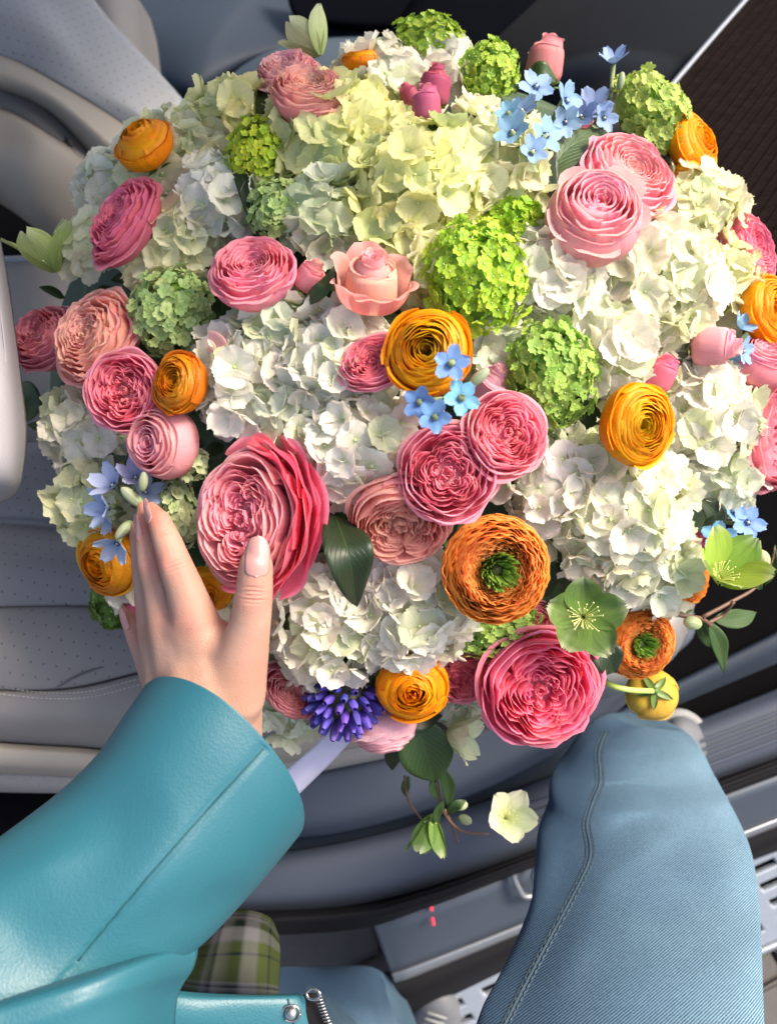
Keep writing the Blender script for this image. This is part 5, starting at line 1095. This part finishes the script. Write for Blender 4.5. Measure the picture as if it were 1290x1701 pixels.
# ---- hand
def skin():
    m, nt, b = newmat('skin'); L = nt.links; tc = N(nt, 'ShaderNodeTexCoord'); at = N(nt, 'ShaderNodeAttribute'); at.attribute_name = 'red'
    nz = N(nt, 'ShaderNodeTexNoise', i_Scale=55.0, i_Detail=6.0); L.new(tc.outputs['Object'], nz.inputs[0])
    c = mixc(nt, nz.outputs[0], (.34, .185, .135), (.48, .315, .245)); c = mixc(nt, mathn(nt, 'MULTIPLY', at.outputs['Fac'], .55), c, (.48, .15, .11)); L.new(c, b.inputs['Base Color'])
    b.inputs['Roughness'].default_value = .5; b.inputs['Specular IOR Level'].default_value = .35; b.inputs['Subsurface Weight'].default_value = .25; b.inputs['Subsurface Radius'].default_value = (1, .35, .2); b.inputs['Subsurface Scale'].default_value = .006
    vo = N(nt, 'ShaderNodeTexVoronoi', i_Scale=1100.0); L.new(tc.outputs['Object'], vo.inputs[0]); n2 = N(nt, 'ShaderNodeTexNoise', i_Scale=350.0, i_Detail=4.0); L.new(tc.outputs['Object'], n2.inputs[0])
    bp = N(nt, 'ShaderNodeBump', i_Strength=.35, i_Distance=.0005); L.new(mathn(nt, 'ADD', vo.outputs[0], n2.outputs[0]), bp.inputs['Height']); L.new(bp.outputs[0], b.inputs['Normal']); return m
M_SKIN = skin(); M_NAIL = plain('nail_polish', (.46, .235, .215), .28, .03, 30, 0, coat=.35)
def caps(p0, r0, p1, r1, n=16, m=8):
    p0, p1 = Vector(p0), Vector(p1); t = (p1 - p0).normalized(); a = t.orthogonal().normalized(); b = t.cross(a); vs, fs = [], []
    rings = [(-math.cos(k / m * math.pi / 2), math.sin(k / m * math.pi / 2), 0) for k in range(m + 1)] + [(math.sin(k / m * math.pi / 2), math.cos(k / m * math.pi / 2), 1) for k in range(m + 1)]
    for z, w_, e in rings:
        c, r_ = (p1, r1) if e else (p0, r0)
        for k in range(n): th = 6.28318 * k / n; vs.append(c + t * z * r_ + (a * math.cos(th) + b * math.sin(th)) * max(w_, .01) * r_)
    R_ = len(rings)
    for j in range(R_ - 1):
        for k in range(n): fs.append((j * n + k, j * n + (k + 1) % n, (j + 1) * n + (k + 1) % n, (j + 1) * n + k))
    fs.append(tuple(range(n))[::-1]); fs.append(tuple((R_ - 1) * n + k for k in range(n))); return vs, fs, [(0, 0)] * len(vs)
FINGERS = {'thumb': [(382, 1150, .508, 62), (403, 1085, .497, 45), (416, 1035, .49, 35), (422, 985, .485, 31.5), (425, 940, .482, 28.5), (427, 908, .484, 18)],
    'index': [(350, 1150, .515, 60), (325, 1035, .505, 40), (306, 975, .500, 31), (291, 938, .498, 28), (278, 900, .502, 24), (264, 865, .508, 19), (251, 845, .514, 12)],
    'middle': [(320, 1160, .52, 60), (281, 1035, .518, 38), (266, 980, .518, 28), (253, 938, .518, 25), (246, 895, .522, 21), (241, 862, .528, 16), (238, 842, .532, 10)],
    'ring': [(300, 1165, .53, 58), (262, 1055, .535, 34), (250, 1000, .538, 26), (243, 955, .54, 23), (236, 915, .546, 19), (229, 888, .552, 14), (226, 872, .556, 9)],
    'little': [(300, 1180, .545, 50), (262, 1110, .555, 34), (244, 1083, .560, 26), (231, 1062, .563, 21), (220, 1040, .566, 17.5), (211, 1024, .57, 13), (205, 1012, .573, 7)]}
def build_hand():
    g = []
    for k, ch in FINGERS.items():
        for i in range(len(ch) - 1):
            a, b = ch[i], ch[i + 1]; g.append(caps(P(*a[:3]), a[3] * a[2] / FPX, P(*b[:3]), b[3] * b[2] / FPX))
    for a, b in (((350, 1150, .514, 86), (356, 1235, .530, 80)), ((356, 1235, .530, 80), (350, 1330, .555, 76)), ((325, 1060, .515, 46), (392, 1085, .502, 40)), ((310, 1070, .52, 55), (345, 1150, .52, 80)), ((290, 1090, .53, 52), (300, 1150, .53, 62)), ((262, 1055, .535, 34), (281, 1045, .522, 38)), ((281, 1045, .522, 38), (325, 1045, .507, 42))):
        g.append(caps(P(*a[:3]), a[3] * a[2] / FPX, P(*b[:3]), b[3] * b[2] / FPX))
    v, f, u = join(g); o = obj('tmp', mesh('tmp', v, f)); m = o.modifiers.new('r', 'REMESH'); m.mode = 'VOXEL'; m.voxel_size = .0009
    s = o.modifiers.new('s', 'SMOOTH'); s.factor = .5; s.iterations = 7
    dg = bpy.context.evaluated_depsgraph_get(); me = bpy.data.meshes.new_from_object(o.evaluated_get(dg)); bpy.data.objects.remove(o)
    me.name = 'hand'; n = len(me.vertices); co = np.empty(n * 3, dtype=np.float32); me.vertices.foreach_get('co', co); co = co.reshape(-1, 3)
    Rm = np.array(RC); q = (co - np.array(CAM_LOC)) @ Rm; py = 850.5 - q[:, 1] / -q[:, 2] * FPX
    ed = np.empty(len(me.edges) * 2, dtype=np.int32); me.edges.foreach_get('vertices', ed); ed = ed.reshape(-1, 2); deg = np.bincount(ed.ravel(), minlength=n)[:, None]
    wgt = np.clip((py - 985) / 90, .06, 1)[:, None]
    for _ in range(70):
        acc = np.zeros((n, 3)); 
        for c in range(3): acc[:, c] = np.bincount(ed[:, 0], co[ed[:, 1], c], n) + np.bincount(ed[:, 1], co[ed[:, 0], c], n)
        co = co + (acc / deg - co) * wgt * .6
    q = (co - np.array(CAM_LOC)) @ Rm; px = 645 + q[:, 0] / -q[:, 2] * FPX; py = 850.5 - q[:, 1] / -q[:, 2] * FPX
    tow = np.array(camv(0, 0, 1)); h = np.zeros(n); red = np.zeros(n)
    def crease(x, y, ang, half, depth, sg=2.2, bow=.0):
        ca, sa = math.cos(ang), math.sin(ang); s = (px - x) * ca + (py - y) * sa; t = -(px - x) * sa + (py - y) * ca - bow * s * s
        return depth * np.exp(-t * t / (2 * sg * sg)) * np.clip(1 - (s / half) ** 2, 0, 1)
    for dy, dp in ((-12, .0006), (-5, .0010), (2, .0009), (9, .0010), (15, .0005)): h -= crease(420, 988 + dy, .05, 26, dp, 1.6, .004 * (1 if dy < 0 else -1))
    for dy, dp in ((-10, .0006), (-3, .0010), (4, .0010), (11, .0006)): h -= crease(293, 936 + dy, -.35, 22, dp, 1.6); h -= crease(254, 938 + dy, -.2, 16, dp * .8, 1.6)
    for dy in (-3, 3): h -= crease(272, 884 + dy, -.4, 18, .0006, 1.5); h -= crease(228, 1058 + dy, -.5, 14, .0003, 1.5)
    # tendons and knuckle rises on the back of the hand
    for (x0, y0, x1, y1, hh, sg) in ((325, 1040, 345, 1120, .0005, 12), (281, 1040, 290, 1130, .0009, 9), (302, 1060, 312, 1120, -.0005, 12), (258, 1060, 268, 1120, .0004, 9)):
        L2 = (x1 - x0) ** 2 + (y1 - y0) ** 2; t = np.clip(((px - x0) * (x1 - x0) + (py - y0) * (y1 - y0)) / L2, 0, 1); d2 = (px - x0 - t * (x1 - x0)) ** 2 + (py - y0 - t * (y1 - y0)) ** 2
        h += hh * np.exp(-d2 / (2 * sg * sg))
    for x, y, sg, a in ((293, 936, 20, .8), (254, 938, 16, .7), (325, 1035, 26, .5), (283, 1035, 22, .4), (420, 988, 24, .6), (425, 920, 26, .6), (252, 850, 22, 1), (238, 850, 16, 1), (226, 880, 16, 1), (208, 1024, 16, 1), (228, 1060, 14, .6), (420, 1110, 30, .35)):
        red += a * np.exp(-((px - x) ** 2 + (py - y) ** 2) / (2 * sg * sg))
    co = co + np.outer(h, tow); me.vertices.foreach_set('co', (co - np.array(person.location)).astype(np.float32).ravel())
    at = me.attributes.new('red', 'FLOAT', 'POINT'); at.data.foreach_set('value', np.clip(red, 0, 1).astype(np.float32))
    me.materials.clear(); me.materials.append(M_SKIN); me.polygons.foreach_set('use_smooth', [True] * len(me.polygons)); me.update()
    ho = bpy.data.objects.new('hand', me); link(ho, person)
    tri = BVHTree.FromPolygons([Vector(c) for c in co], [tuple(p.vertices) for p in me.polygons]); return ho, tri
hand, TH = build_hand()
def nail(base, tip, w_, lift, curve, dir_=(0, 0, 1), dtip=None):
    """almond nail from base to tip (px), width w_ px, arched across"""
    b = onto(TH, base[0], base[1], lift, base[2]); 
    t = P(tip[0], tip[1], dtip or base[2]); ax = t - b; nn = camv(*dir_).normalized(); sd = ax.cross(nn).normalized(); nn = sd.cross(ax).normalized(); hw = w_ * base[2] / FPX / 2
    def f(u, v):
        s = u * 2 - 1; prof = min(1, (.55 + 2.2 * v)) if v < .2 else (1 if v < .5 else math.sqrt(max(0, 1 - ((v - .5) / .5) ** 2.4)))
        if v < .2: prof = math.sqrt(max(.0, 1 - ((.2 - v) / .2) ** 2)) * .95 + .05 * v / .2
        p = b + ax * v + sd * s * hw * prof - nn * (curve * (s * prof) ** 2) + nn * (.0012 * math.sin(math.pi * v))
        dr = (p - CAM_LOC).normalized(); h = TH.ray_cast(CAM_LOC, dr)
        if h[0] is not None and (h[0] - CAM_LOC).length < (p - CAM_LOC).length + .0006: p = h[0] - dr * .0006
        return p
    o = wmesh('nail', grid(f, 14, 18), M_NAIL, person); o.parent = hand; o.location = person.location + (o.location if False else Vector((0, 0, 0))) - person.location; solid(o, .0006); return o
nail((425, 959, .482), (428, 889, .49), 41, .0004, .0042, (0, .25, 1), dtip=.4765)
nail((247, 868, .52), (239, 828, .53), 17, .0005, .0015, (-.75, .25, .8), dtip=.522)
nail((231, 895, .545), (222, 855, .55), 18, .0005, .0015, (-.7, .2, .8), dtip=.546)
nail((210, 1048, .565), (199, 1011, .57), 17, .0006, .0015, (-.7, .3, .8), dtip=.561)
